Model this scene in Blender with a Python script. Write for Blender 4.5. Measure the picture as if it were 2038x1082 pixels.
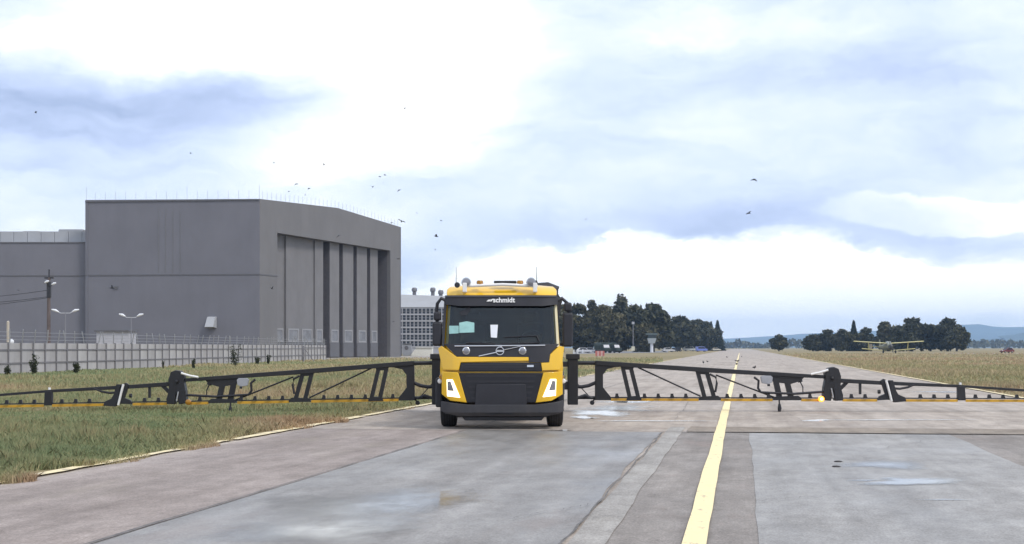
import bpy, bmesh, math, random
import numpy as np
from mathutils import Vector, Matrix

for o in list(bpy.data.objects):
    bpy.data.objects.remove(o, do_unlink=True)
S = bpy.context.scene
C = S.collection
R = math.radians

# ------------------------------------------------------------------ camera
F, CX, HY, CAMZ = 3000.0, 1019.0, 691.0, 1.6      # focal length, centre and horizon in photo pixels, eye height
W, H = 2038.0, 1082.0
cam = bpy.data.cameras.new('camera'); camo = bpy.data.objects.new('camera', cam); C.objects.link(camo)
camo.location = (0, 0, CAMZ); camo.rotation_euler = (R(90), 0, 0)
cam.sensor_fit = 'HORIZONTAL'; cam.sensor_width = 36; cam.lens = 36 * F / W
cam.shift_y = (HY - H / 2) / W
cam.clip_start = 0.1; cam.clip_end = 40000
S.camera = camo

# ------------------------------------------------------------------ world
SUN_AZ, SUN_EL = 128.0, 50.0          # compass azimuth from +Y towards +X
wd = bpy.data.worlds.new('World'); S.world = wd; wd.use_nodes = True
nt = wd.node_tree; nt.nodes.clear()
def wn(t, **k):
    n = nt.nodes.new(t)
    for a, b in k.items(): setattr(n, a, b)
    return n
L = nt.links.new
out = wn('ShaderNodeOutputWorld'); bg = wn('ShaderNodeBackground'); bg.inputs[1].default_value = 0.1
L(bg.outputs[0], out.inputs[0])
sky = wn('ShaderNodeTexSky', sky_type='NISHITA', sun_disc=False)
sky.sun_elevation = R(SUN_EL); sky.sun_rotation = R(SUN_AZ); sky.air_density = 1.2; sky.dust_density = 2.0
tc = wn('ShaderNodeTexCoord'); dirv = tc.outputs['Generated']
def vmul(v, s):
    n = wn('ShaderNodeVectorMath', operation='MULTIPLY'); L(v, n.inputs[0]); n.inputs[1].default_value = s; return n.outputs[0]
def math2(op, a, b, clamp=False):
    n = wn('ShaderNodeMath', operation=op); n.use_clamp = clamp
    for i, q in enumerate((a, b)):
        if isinstance(q, (int, float)): n.inputs[i].default_value = q
        else: L(q, n.inputs[i])
    return n.outputs[0]
def noise(v, scale, detail=6, rough=.55, dist=0.0):
    n = wn('ShaderNodeTexNoise'); L(v, n.inputs['Vector']); n.inputs['Scale'].default_value = scale
    n.inputs['Detail'].default_value = detail; n.inputs['Roughness'].default_value = rough; n.inputs['Distortion'].default_value = dist
    return n
wv = noise(vmul(dirv, (1, 1, 1.9)), 9.0, 8, .62)
# bend the direction by the noise so that cloud edges are torn
off = wn('ShaderNodeVectorMath', operation='SUBTRACT'); L(wv.outputs['Color'], off.inputs[0]); off.inputs[1].default_value = (.5, .5, .5)
warp = wn('ShaderNodeVectorMath', operation='ADD'); L(dirv, warp.inputs[0]); L(vmul(off.outputs[0], (.075, .075, .055)), warp.inputs[1])
wdir = warp.outputs[0]
n1 = noise(vmul(wdir, (1, 1, 4.2)), 5.5, 8, .55, .3).outputs['Fac']
n2 = noise(vmul(wdir, (1, 1, 3.0)), 17.0, 6, .6).outputs['Fac']
f = math2('ADD', math2('MULTIPLY', math2('SUBTRACT', n1, .5), 1.2), math2('MULTIPLY', math2('SUBTRACT', n2, .5), .35))
f = math2('ADD', f, .63)
def pdir(px, py):
    return Vector(((px - CX) / F, 1, (HY - py) / F)).normalized()
def blob(px, py, rx, ry, amp, soft=1.0):
    """a cloud bank in this part of the sky: rx, ry in photo pixels"""
    global f
    c = pdir(px, py)
    sub = wn('ShaderNodeVectorMath', operation='SUBTRACT'); L(wdir, sub.inputs[0]); sub.inputs[1].default_value = c
    ln = wn('ShaderNodeVectorMath', operation='LENGTH'); L(vmul(sub.outputs[0], (F / rx, F / rx, F / ry)), ln.inputs[0])
    mr = wn('ShaderNodeMapRange', interpolation_type='SMOOTHSTEP'); L(ln.outputs['Value'], mr.inputs[0])
    mr.inputs[1].default_value = 1.0 - .75 * soft; mr.inputs[2].default_value = 1.0 + .35 * soft
    mr.inputs[3].default_value = amp; mr.inputs[4].default_value = 0.0
    f = math2('ADD', f, mr.outputs[0])
blob(780, 120, 330, 200, .55)
blob(200, 70, 330, 75, .40)
blob(150, 235, 470, 105, -.52)
blob(560, 170, 230, 55, -.25)
blob(640, 300, 420, 60, .20)
blob(1330, 590, 560, 118, .70, .30); blob(1480, 520, 260, 60, .30, .2); blob(1280, 500, 110, 45, .35, .2)
blob(1800, 600, 420, 95, .50, .5)
blob(1560, 445, 420, 45, -.20)
blob(1150, 440, 260, 55, -.12)
blob(1720, 190, 480, 230, -.15)
blob(1880, 420, 260, 40, .30, .3)
blob(1500, 60, 300, 60, .15)
blob(430, 380, 420, 60, -.08)
cr = wn('ShaderNodeValToRGB'); L(f, cr.inputs[0])
e = cr.color_ramp.elements
e[0].position = 0.0; e[0].color = (.28, .35, .54, 1)
e[1].position = 1.0; e[1].color = (1.15, 1.14, 1.12, 1)
for p, c in ((.28, (.46, .54, .76, 1)), (.52, (.62, .70, .87, 1)), (.74, (.78, .83, .92, 1)), (.88, (.94, .96, .99, 1))):
    q = e.new(p); q.color = c
cl10 = wn('ShaderNodeMix', data_type='RGBA', blend_type='MULTIPLY'); cl10.inputs[0].default_value = 1
L(cr.outputs[0], cl10.inputs[6]); cl10.inputs[7].default_value = (10, 10, 10, 1)
mx = wn('ShaderNodeMix', data_type='RGBA'); mx.inputs[0].default_value = .9
L(sky.outputs[0], mx.inputs[6]); L(cl10.outputs[2], mx.inputs[7]); L(mx.outputs[2], bg.inputs[0])

sun = bpy.data.lights.new('sun', 'SUN'); sun.energy = 1.5; sun.angle = R(14); sun.color = (1, .95, .88)
suno = bpy.data.objects.new('sun', sun); C.objects.link(suno)
sd = Vector((math.sin(R(SUN_AZ)) * math.cos(R(SUN_EL)), math.cos(R(SUN_AZ)) * math.cos(R(SUN_EL)), math.sin(R(SUN_EL))))
suno.rotation_euler = sd.to_track_quat('Z', 'Y').to_euler(); suno.location = (0, 0, 60)
vs = S.view_settings
vs.view_transform = 'Standard'; vs.look = 'None'; vs.exposure = 0.50; vs.gamma = 1.0; vs.use_curve_mapping = False
S.render.engine = 'CYCLES'
S.cycles.use_denoising = True
S.cycles.max_bounces = 6; S.cycles.volume_bounces = 2; S.cycles.transparent_max_bounces = 6

# ------------------------------------------------------------------ helpers
def G(px, py):
    """ground point (z=0) seen at a photo pixel"""
    Y = CAMZ * F / (py - HY); return Vector(((px - CX) * Y / F, Y, 0))
def P(px, py, Y):
    return Vector(((px - CX) * Y / F, Y, CAMZ - (py - HY) * Y / F))

class MB:
    def __init__(s): s.v = []; s.f = []
    def add(s, vs_, fs_):
        n = len(s.v); s.v += [tuple(p) for p in vs_]; s.f += [tuple(i + n for i in q) for q in fs_]; return s
    def box(s, x0, x1, y0, y1, z0, z1):
        v = [(x0,y0,z0),(x1,y0,z0),(x1,y1,z0),(x0,y1,z0),(x0,y0,z1),(x1,y0,z1),(x1,y1,z1),(x0,y1,z1)]
        return s.add(v, [(0,3,2,1),(4,5,6,7),(0,1,5,4),(1,2,6,5),(2,3,7,6),(3,0,4,7)])
    def hexa(s, v): # 8 points, bottom ring then top ring
        return s.add(v, [(0,3,2,1),(4,5,6,7),(0,1,5,4),(1,2,6,5),(2,3,7,6),(3,0,4,7)])
    def prism(s, pts, y0, y1):
        """outline in x,z extruded from y0 (front) to y1"""
        n = len(pts)
        v = [(x, y0, z) for x, z in pts] + [(x, y1, z) for x, z in pts]
        fs = [tuple(range(n - 1, -1, -1)), tuple(range(n, 2 * n))] + [(i, (i + 1) % n, n + (i + 1) % n, n + i) for i in range(n)]
        return s.add(v, fs)
    def plate(s, pts, z0, z1):
        n = len(pts)
        v = [(x, y, z0) for x, y in pts] + [(x, y, z1) for x, y in pts]
        return s.add(v, [tuple(range(n - 1, -1, -1)), tuple(range(n, 2 * n))] + [(i, (i + 1) % n, n + (i + 1) % n, n + i) for i in range(n)])
    def path(s, pts, r, n=8, flat=1.0):
        pts = [Vector(p) for p in pts]; rr = r if isinstance(r, (list, tuple)) else [r] * len(pts)
        v = []; fs = []
        d0 = (pts[1] - pts[0]).normalized()
        up = Vector((0, 0, 1)) if abs(d0.z) < .9 else Vector((0, 1, 0))
        for i, p in enumerate(pts):
            d = (pts[min(i + 1, len(pts) - 1)] - pts[max(i - 1, 0)]).normalized()
            a = d.cross(up); a = a.normalized() if a.length > 1e-4 else Vector((1, 0, 0))
            b = a.cross(d).normalized()
            for k in range(n):
                t = 2 * math.pi * k / n
                v.append(p + a * math.cos(t) * rr[i] * flat + b * math.sin(t) * rr[i])
        for i in range(len(pts) - 1):
            for k in range(n):
                k2 = (k + 1) % n
                fs.append((i * n + k, i * n + k2, (i + 1) * n + k2, (i + 1) * n + k))
        fs.append(tuple(range(n - 1, -1, -1))); fs.append(tuple(range((len(pts) - 1) * n, len(pts) * n)))
        return s.add(v, fs)
    def lathe(s, prof, origin, axis='z', n=20):
        """prof: (radius, height along axis)"""
        v = []; fs = []; o = Vector(origin)
        for r, h in prof:
            for k in range(n):
                t = 2 * math.pi * k / n; a, b = r * math.cos(t), r * math.sin(t)
                q = {'z': (a, b, h), 'x': (h, a, b), 'y': (a, h, b)}[axis]
                v.append(o + Vector(q))
        for i in range(len(prof) - 1):
            for k in range(n):
                k2 = (k + 1) % n
                fs.append((i * n + k, i * n + k2, (i + 1) * n + k2, (i + 1) * n + k))
        fs.append(tuple(range(n - 1, -1, -1))); fs.append(tuple(range((len(prof) - 1) * n, len(prof) * n)))
        return s.add(v, fs)
    def build(s, name, mat, parent=None, smooth=None, bevel=0, loc=None):
        me = bpy.data.meshes.new(name); me.from_pydata(s.v, [], s.f)
        bm = bmesh.new(); bm.from_mesh(me); bmesh.ops.recalc_face_normals(bm, faces=bm.faces); bm.to_mesh(me); bm.free()
        o = bpy.data.objects.new(name, me); C.objects.link(o)
        if mat: me.materials.append(mat)
        if smooth is not None:
            me.shade_smooth(); me.set_sharp_from_angle(angle=R(smooth))
        if parent: o.parent = parent
        if loc is not None: o.location = loc
        if bevel:
            m = o.modifiers.new('bevel', 'BEVEL'); m.width = bevel; m.segments = 2; m.limit_method = 'ANGLE'; m.angle_limit = R(35)
        return o
def tag(o, label=None, cat=None, group=None, kind=None):
    if label: o['label'] = label
    if cat: o['category'] = cat
    if group: o['group'] = group
    if kind: o['kind'] = kind
    return o
def empty(name, loc, rz=0):
    o = bpy.data.objects.new(name, None); C.objects.link(o); o.location = loc; o.rotation_euler = (0, 0, rz); o.empty_display_size = .3
    return o
def copy_tree(o, parent=None):
    c = o.copy(); C.objects.link(c); c.parent = parent
    for ch in list(o.children):
        if ch is not c: copy_tree(ch, c)
    return c

def mat(name, col, rough=.6, metal=0.0, var=.12, scale=3.0, bump=0.0, bscale=40.0, spec=.5, coat=0.0, dirt=None, emit=None, space='Object'):
    m = bpy.data.materials.new(name); m.use_nodes = True; t = m.node_tree; b = t.nodes['Principled BSDF']
    b.inputs['Roughness'].default_value = rough; b.inputs['Metallic'].default_value = metal
    b.inputs['Specular IOR Level'].default_value = spec; b.inputs['Coat Weight'].default_value = coat
    tc_ = t.nodes.new('ShaderNodeTexCoord')
    n = t.nodes.new('ShaderNodeTexNoise'); n.inputs['Scale'].default_value = scale; n.inputs['Detail'].default_value = 6
    t.links.new(tc_.outputs[space], n.inputs['Vector'])
    r_ = t.nodes.new('ShaderNodeValToRGB'); r_.color_ramp.elements[0].position = .3; r_.color_ramp.elements[1].position = .7
    r_.color_ramp.elements[0].color = tuple(c * (1 - var) for c in col) + (1,)
    r_.color_ramp.elements[1].color = tuple(c * (1 + var) for c in col) + (1,)
    t.links.new(n.outputs['Fac'], r_.inputs[0]); src = r_.outputs[0]
    if dirt:
        dcol, amount, dscale = dirt
        n2_ = t.nodes.new('ShaderNodeTexNoise'); n2_.inputs['Scale'].default_value = dscale; n2_.inputs['Detail'].default_value = 8; n2_.inputs['Roughness'].default_value = .65
        mp = t.nodes.new('ShaderNodeMapping'); mp.inputs['Scale'].default_value = (1, 1, .25)
        t.links.new(tc_.outputs[space], mp.inputs[0]); t.links.new(mp.outputs[0], n2_.inputs['Vector'])
        mr = t.nodes.new('ShaderNodeMapRange'); mr.inputs[1].default_value = .45; mr.inputs[2].default_value = .75; mr.inputs[4].default_value = amount
        t.links.new(n2_.outputs['Fac'], mr.inputs[0])
        mi = t.nodes.new('ShaderNodeMix'); mi.data_type = 'RGBA'; t.links.new(mr.outputs[0], mi.inputs[0]); t.links.new(src, mi.inputs[6]); mi.inputs[7].default_value = tuple(dcol) + (1,)
        src = mi.outputs[2]
    t.links.new(src, b.inputs['Base Color'])
    if bump:
        nb = t.nodes.new('ShaderNodeTexNoise'); nb.inputs['Scale'].default_value = bscale; nb.inputs['Detail'].default_value = 4
        t.links.new(tc_.outputs[space], nb.inputs['Vector'])
        bu = t.nodes.new('ShaderNodeBump'); bu.inputs['Strength'].default_value = bump; bu.inputs['Distance'].default_value = .02
        t.links.new(nb.outputs['Fac'], bu.inputs['Height']); t.links.new(bu.outputs[0], b.inputs['Normal'])
    if emit:
        b.inputs['Emission Color'].default_value = tuple(emit[0]) + (1,); b.inputs['Emission Strength'].default_value = emit[1]
    return m
rng = np.random.default_rng(7); random.seed(7)

class VN:
    """value noise on a grid, for spreading plant colours and sizes"""
    def __init__(s, seed, n=64): s.n = n; s.g = np.random.default_rng(seed).random((n, n))
    def __call__(s, x, y, cell):
        x = np.asarray(x) / cell; y = np.asarray(y) / cell
        i = np.floor(x).astype(int); j = np.floor(y).astype(int); fx = x - i; fy = y - j
        fx = fx * fx * (3 - 2 * fx); fy = fy * fy * (3 - 2 * fy); n = s.n; g = s.g
        return (g[i % n, j % n] * (1 - fx) + g[(i + 1) % n, j % n] * fx) * (1 - fy) + (g[i % n, (j + 1) % n] * (1 - fx) + g[(i + 1) % n, (j + 1) % n] * fx) * fy
vn = VN(3); vn2 = VN(11); vn3 = VN(23)

# ------------------------------------------------------------------ ground, taxiway and markings
SL = 455.0 / 3000.0            # the taxiway runs to the vanishing point at x = 1474
TA = math.atan(SL)
def ground_material():
    m = bpy.data.materials.new('dry_field_soil'); m.use_nodes = True; t = m.node_tree; b = t.nodes['Principled BSDF']
    b.inputs['Roughness'].default_value = .95; b.inputs['Specular IOR Level'].default_value = .1
    tcn = t.nodes.new('ShaderNodeTexCoord')
    def nz(sc, det=8, sx=1, sy=1):
        mp = t.nodes.new('ShaderNodeMapping'); mp.inputs['Scale'].default_value = (sx, sy, 1); t.links.new(tcn.outputs['Object'], mp.inputs[0])
        n = t.nodes.new('ShaderNodeTexNoise'); n.inputs['Scale'].default_value = sc; n.inputs['Detail'].default_value = det; n.inputs['Roughness'].default_value = .65
        t.links.new(mp.outputs[0], n.inputs['Vector']); return n.outputs['Fac']
    r1 = t.nodes.new('ShaderNodeValToRGB'); t.links.new(nz(.06, 9), r1.inputs[0]); el = r1.color_ramp.elements
    el[0].position = .32; el[0].color = (.20, .178, .098, 1); el[1].position = .68; el[1].color = (.36, .295, .19, 1)
    q = el.new(.5); q.color = (.275, .23, .138, 1)
    r2 = t.nodes.new('ShaderNodeValToRGB'); t.links.new(nz(1.6, 6), r2.inputs[0]); e2 = r2.color_ramp.elements
    e2[0].position = .3; e2[0].color = (.62, .62, .62, 1); e2[1].position = .72; e2[1].color = (1.25, 1.22, 1.15, 1)
    mi = t.nodes.new('ShaderNodeMix'); mi.data_type = 'RGBA'; mi.blend_type = 'MULTIPLY'; mi.inputs[0].default_value = 1
    t.links.new(r1.outputs[0], mi.inputs[6]); t.links.new(r2.outputs[0], mi.inputs[7]); t.links.new(mi.outputs[2], b.inputs['Base Color'])
    return m
gm = MB(); gm.add([(-9000, -60, 0), (13000, -60, 0), (13000, 15000, 0), (-9000, 15000, 0)], [(0, 1, 2, 3)])
tag(gm.build('ground', ground_material()), 'dry grassy airfield ground reaching to the hills', kind='structure')

def paving(name, c0, c1, rough0=.62, rough1=.9, scale=.5, streak=(1, .35), stain=None, spec=.35, grain=.34):
    """worn asphalt or concrete: large mottling, fine grain, damp places with a lower roughness"""
    m = bpy.data.materials.new(name); m.use_nodes = True; t = m.node_tree; b = t.nodes['Principled BSDF']
    b.inputs['Specular IOR Level'].default_value = spec
    tcn = t.nodes.new('ShaderNodeTexCoord')
    def nz(sc, det=8, s=(1, 1), rgh=.62):
        mp = t.nodes.new('ShaderNodeMapping'); mp.inputs['Scale'].default_value = (s[0], s[1], 1); t.links.new(tcn.outputs['Object'], mp.inputs[0])
        n = t.nodes.new('ShaderNodeTexNoise'); n.inputs['Scale'].default_value = sc; n.inputs['Detail'].default_value = det; n.inputs['Roughness'].default_value = rgh
        t.links.new(mp.outputs[0], n.inputs['Vector']); return n.outputs['Fac']
    def ramp(fac, p0, k0, p1, k1):
        r = t.nodes.new('ShaderNodeValToRGB'); t.links.new(fac, r.inputs[0]); el = r.color_ramp.elements
        el[0].position = p0; el[0].color = tuple(k0) + (1,); el[1].position = p1; el[1].color = tuple(k1) + (1,); return r.outputs[0]
    def mixn(a, bb, fac, mode='MIX'):
        mi = t.nodes.new('ShaderNodeMix'); mi.data_type = 'RGBA'; mi.blend_type = mode
        if isinstance(fac, float): mi.inputs[0].default_value = fac
        else: t.links.new(fac, mi.inputs[0])
        for i, q in ((6, a), (7, bb)):
            if isinstance(q, tuple): mi.inputs[i].default_value = q + (1,)
            else: t.links.new(q, mi.inputs[i])
        return mi.outputs[2]
    col = ramp(nz(scale, 7, streak), .34, c0, .68, c1)
    col = mixn(col, ramp(nz(2.0, 9, (1, .45), .7), .32, (.74, .725, .71), .68, (1.17, 1.17, 1.17)), 1.0, 'MULTIPLY')
    col = mixn(col, ramp(nz(9, 5, (1, .6), .75), .3, (.86, .855, .85), .7, (1.13, 1.13, 1.13)), 1.0, 'MULTIPLY')
    col = mixn(col, ramp(nz(2.6, 6, (1, .035), .6), .34, (.84, .835, .83), .66, (1.10, 1.10, 1.10)), 1.0, 'MULTIPLY')
    g1 = nz(42, 4, (1, .5), .75)
    col = mixn(col, ramp(g1, .3, (1 - grain,) * 3, .7, (1 + grain,) * 3), 1.0, 'MULTIPLY')
    if stain:
        mr = t.nodes.new('ShaderNodeMapRange'); t.links.new(nz(.9, 6, (1, .3)), mr.inputs[0]); mr.inputs[1].default_value = .56; mr.inputs[2].default_value = .74; mr.inputs[4].default_value = .55
        col = mixn(col, tuple(stain), mr.outputs[0])
    t.links.new(col, b.inputs['Base Color'])
    mr = t.nodes.new('ShaderNodeMapRange'); t.links.new(nz(.45, 6, (1, .45)), mr.inputs[0]); mr.inputs[1].default_value = .36; mr.inputs[2].default_value = .64
    mr.inputs[3].default_value = rough0; mr.inputs[4].default_value = rough1; t.links.new(mr.outputs[0], b.inputs['Roughness'])
    bu = t.nodes.new('ShaderNodeBump'); bu.inputs['Strength'].default_value = .35; bu.inputs['Distance'].default_value = .006
    t.links.new(g1, bu.inputs['Height']); t.links.new(bu.outputs[0], b.inputs['Normal'])
    return m
# taxiway frame: local x = metres across from the vanishing line, local y = metres along
def tx(u, v):
    return Vector((u * math.cos(TA) + v * math.sin(TA), -u * math.sin(TA) + v * math.cos(TA), 0))
def U(px, py):
    """taxiway coordinates of a ground pixel"""
    g = G(px, py); return (g.x * math.cos(TA) - g.y * math.sin(TA), g.x * math.sin(TA) + g.y * math.cos(TA))
def strip(name, pts, mat_, z, label=None, kind='structure'):
    """flat sheet with its outline in taxiway coordinates"""
    me = bpy.data.meshes.new(name); me.from_pydata([(u, v, 0) for u, v in pts], [], [tuple(range(len(pts)))])
    o = bpy.data.objects.new(name, me); C.objects.link(o); me.materials.append(mat_)
    o.rotation_euler = (0, 0, -TA); o.location = (0, 0, z)
    tag(o, label, kind=kind); return o
def ragged(u0, v0, u1, v1, n, amp, seed):
    r_ = random.Random(seed); a = []
    w_ = 0
    for i in range(n + 1):
        k = i / n; w_ = w_ * .6 + r_.uniform(-amp, amp)
        d = Vector((u1 - u0, v1 - v0)).normalized()
        a.append((u0 + (u1 - u0) * k - d.y * w_, v0 + (v1 - v0) * k + d.x * w_))
    return a
def ribbon(name, u0, v0, u1, v1, n, amp, seed, w, m, z, label):
    a = ragged(u0, v0, u1, v1, n, amp, seed); r_ = random.Random(seed + 999); d = Vector((u1 - u0, v1 - v0)).normalized(); vs_ = []
    for i, (x, y) in enumerate(a):
        ww = w * r_.uniform(.35, 1.3) * (.15 if i in (0, n) else 1); vs_ += [(x - d.y * ww, y + d.x * ww, 0), (x + d.y * ww, y - d.x * ww, 0)]
    me = bpy.data.meshes.new(name); me.from_pydata(vs_, [], [(2 * i, 2 * i + 1, 2 * i + 3, 2 * i + 2) for i in range(n)])
    o = bpy.data.objects.new(name, me); C.objects.link(o); me.materials.append(m); o.rotation_euler = (0, 0, -TA); o.location = (0, 0, z); tag(o, label, kind='structure')
tan = paving('sunbleached_taxiway_asphalt', (.320, .275, .235), (.455, .400, .345), .7, .95, .35, stain=(.30, .245, .20))
strip('taxiway', ragged(-8.72, -40, -8.72, 1500, 160, .05, 1) + ragged(9.0, 1500, 9.0, -40, 160, .06, 2), tan, .004, 'pale cracked taxiway running to the horizon')
patchA = paving('damp_grey_asphalt', (.195, .184, .172), (.290, .275, .258), .34, .66, .5, stain=(.22, .165, .135), spec=.5)
patchB = paving('light_grey_concrete', (.255, .244, .230), (.340, .327, .308), .48, .75, .5, spec=.5)
lightm = paving('pale_filler_concrete', (.285, .267, .245), (.37, .35, .32), .7, .9, 1.2)
pinkm = paving('pinkish_worn_asphalt', (.250, .210, .188), (.340, .290, .262), .75, .95, .5, stain=(.22, .19, .14))
bandm = paving('brown_joint_asphalt', (.235, .195, .155), (.31, .262, .21), .7, .9, .8)
strip('pavement_lane', ragged(-8.35, -40, -8.35, 28.6, 60, .03, 3) + ragged(-5.1, 28.6, -5.1, -40, 60, .01, 4), pinkm, .008, 'pinkish worn lane beside the grass verge')
strip('pavement_patch', ragged(-5.2, -40, -5.2, 28.6, 60, .012, 5) + ragged(-5.2, 28.6, -1.45, 28.3, 8, .12, 6) + ragged(-1.45, 28.3, -1.45, -40, 90, .035, 7), patchA, .0125, 'damp grey asphalt patch in front of the truck')
strip('pavement_filler', ragged(-1.40, -40, -1.40, 30.2, 90, .02, 8) + ragged(-1.08, 30.2, -1.12, -40, 90, .02, 9), lightm, .0165, 'pale filler band beside the damp patch')
strip('pavement_slab', ragged(.14, -40, .16, 28.3, 60, .02, 10) + ragged(.16, 28.3, 3.75, 28.3, 8, .05, 11) + ragged(3.75, 28.3, 3.75, -40, 60, .03, 12), patchB, .0125, 'light grey damp concrete slab beside the yellow line')
nearm = paving('worn_brown_grey_asphalt', (.215, .192, .172), (.305, .276, .250), .7, .92, .6, stain=(.23, .16, .13))
strip('pavement_lane', ragged(-1.3, -40, -1.3, 28.6, 60, .01, 60) + ragged(.30, 28.6, .30, -40, 60, .01, 61), nearm, .008, 'brown grey worn lane under the yellow centre line')
strip('pavement_lane', ragged(3.6, -40, 3.6, 28.6, 60, .02, 62) + ragged(8.5, 28.6, 8.5, -40, 60, .02, 63), nearm, .008, 'brown grey worn lane outside the grey slab')
strip('joint_band', ragged(-1.0, 28.55, -1.0, 30.3, 6, .02, 13) + ragged(-1.0, 30.3, 8.9, 30.2, 30, .04, 14) + ragged(8.9, 28.45, -1.0, 28.45, 30, .03, 15), bandm, .0205, 'brown transverse joint band across the taxiway')
tarm = mat('joint_tar', (.135, .126, .118), .85, var=.35, scale=6)
ribbon('joint_tar', -5.21, -40, -5.21, 90, 260, .010, 90, .016, tarm, .0245, 'dark longitudinal joint')
ribbon('joint_tar', -1.43, -40, -1.43, 28.3, 160, .020, 91, .013, tarm, .0245, 'dark ragged joint along the filler band')
ribbon('joint_tar', -8.3, 28.38, 8.8, 28.38, 90, .03, 92, .03, tarm, .0265, 'dark transverse joint')
def paint(name, col, wear, under):
    m = bpy.data.materials.new(name); m.use_nodes = True; t = m.node_tree; b = t.nodes['Principled BSDF']; b.inputs['Roughness'].default_value = .8
    tcn = t.nodes.new('ShaderNodeTexCoord'); mp = t.nodes.new('ShaderNodeMapping'); mp.inputs['Scale'].default_value = (1, .45, 1); t.links.new(tcn.outputs['Object'], mp.inputs[0])
    n = t.nodes.new('ShaderNodeTexNoise'); n.inputs['Scale'].default_value = 7; n.inputs['Detail'].default_value = 9; n.inputs['Roughness'].default_value = .7; t.links.new(mp.outputs[0], n.inputs['Vector'])
    r = t.nodes.new('ShaderNodeValToRGB'); t.links.new(n.outputs['Fac'], r.inputs[0]); el = r.color_ramp.elements
    el[0].position = wear - .05; el[0].color = tuple(under) + (1,); el[1].position = wear + .05; el[1].color = tuple(col) + (1,)
    q = el.new(.75); q.color = tuple(c * .88 for c in col) + (1,)
    t.links.new(r.outputs[0], b.inputs['Base Color']); return m
yel = paint('faded_yellow_paint', (.86, .72, .40), .385, (.36, .30, .24))
cream = paint('cream_edge_paint', (.78, .66, .40), .45, (.34, .28, .21))
strip('centre_line', ragged(-.47, -40, -.45, 420, 420, .008, 20) + ragged(-.27, 420, -.285, -40, 420, .008, 21), yel, .0285, 'yellow taxiway centre line')
v = -40
r_ = random.Random(5)
while v < 220:
    l = r_.uniform(3.0, 9.0)
    if not 19.4 < v < 20.5:
        w0 = r_.uniform(.15, .22)
        strip('edge_line', ragged(-8.70, v, -8.70, v + l, 24, .02, int(v * 9)) + ragged(-8.70 + w0, v + l, -8.70 + w0, v, 24, .025, int(v * 7)), cream, .0285, 'broken cream edge line beside the verge')
    v += l + r_.uniform(.05, .7)
strip('edge_line', ragged(8.62, 10, 8.7, 300, 200, .02, 30) + ragged(8.92, 300, 8.84, 10, 200, .02, 31), cream, .0285, 'cream edge line along the far verge')
# thin cracks
for i, (px0, py0, px1, py1) in enumerate([(600, 1060, 760, 1052), (1000, 1040, 1190, 1005), (1340, 838, 1375, 795), (1500, 1002, 1650, 990), (1720, 900, 1840, 880),
                                          (470, 920, 620, 900), (650, 878, 830, 872), (1240, 1030, 1120, 1042), (1380, 985, 1290, 990), (1210, 905, 1330, 900), (1530, 800, 1600, 845)]):
    a = U(px0, py0); b_ = U(px1, py1)
    ribbon('crack', *a, *b_, 26, .04, 40 + i, .005, tarm, .0310, 'thin crack in the paving')
# standing water: a film that thins out to nothing towards its rim
def film(name, col, rough, gain):
    m = bpy.data.materials.new(name); m.use_nodes = True; t = m.node_tree; b = t.nodes['Principled BSDF']; o_ = t.nodes['Material Output']
    b.inputs['Base Color'].default_value = col + (1,); b.inputs['Roughness'].default_value = rough; b.inputs['Specular IOR Level'].default_value = .8
    at = t.nodes.new('ShaderNodeAttribute'); at.attribute_name = 'shade'
    tcn = t.nodes.new('ShaderNodeTexCoord'); mp = t.nodes.new('ShaderNodeMapping'); mp.inputs['Scale'].default_value = (1, .5, 1); t.links.new(tcn.outputs['Object'], mp.inputs[0])
    n = t.nodes.new('ShaderNodeTexNoise'); n.inputs['Scale'].default_value = 3.5; n.inputs['Detail'].default_value = 8; n.inputs['Roughness'].default_value = .65; t.links.new(mp.outputs[0], n.inputs['Vector'])
    ad = t.nodes.new('ShaderNodeMath'); ad.operation = 'ADD'; t.links.new(at.outputs['Fac'], ad.inputs[0]); t.links.new(n.outputs['Fac'], ad.inputs[1])
    mr = t.nodes.new('ShaderNodeMapRange'); mr.inputs[1].default_value = .72; mr.inputs[2].default_value = .72 + gain; t.links.new(ad.outputs[0], mr.inputs[0])
    tr_ = t.nodes.new('ShaderNodeBsdfTransparent'); ms = t.nodes.new('ShaderNodeMixShader')
    t.links.new(mr.outputs[0], ms.inputs[0]); t.links.new(tr_.outputs[0], ms.inputs[1]); t.links.new(b.outputs[0], ms.inputs[2]); t.links.new(ms.outputs[0], o_.inputs['Surface'])
    return m
water = film('puddle_water', (.19, .187, .18), .03, .5)
damp = film('wet_film', (.245, .238, .228), .08, .9)
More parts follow.
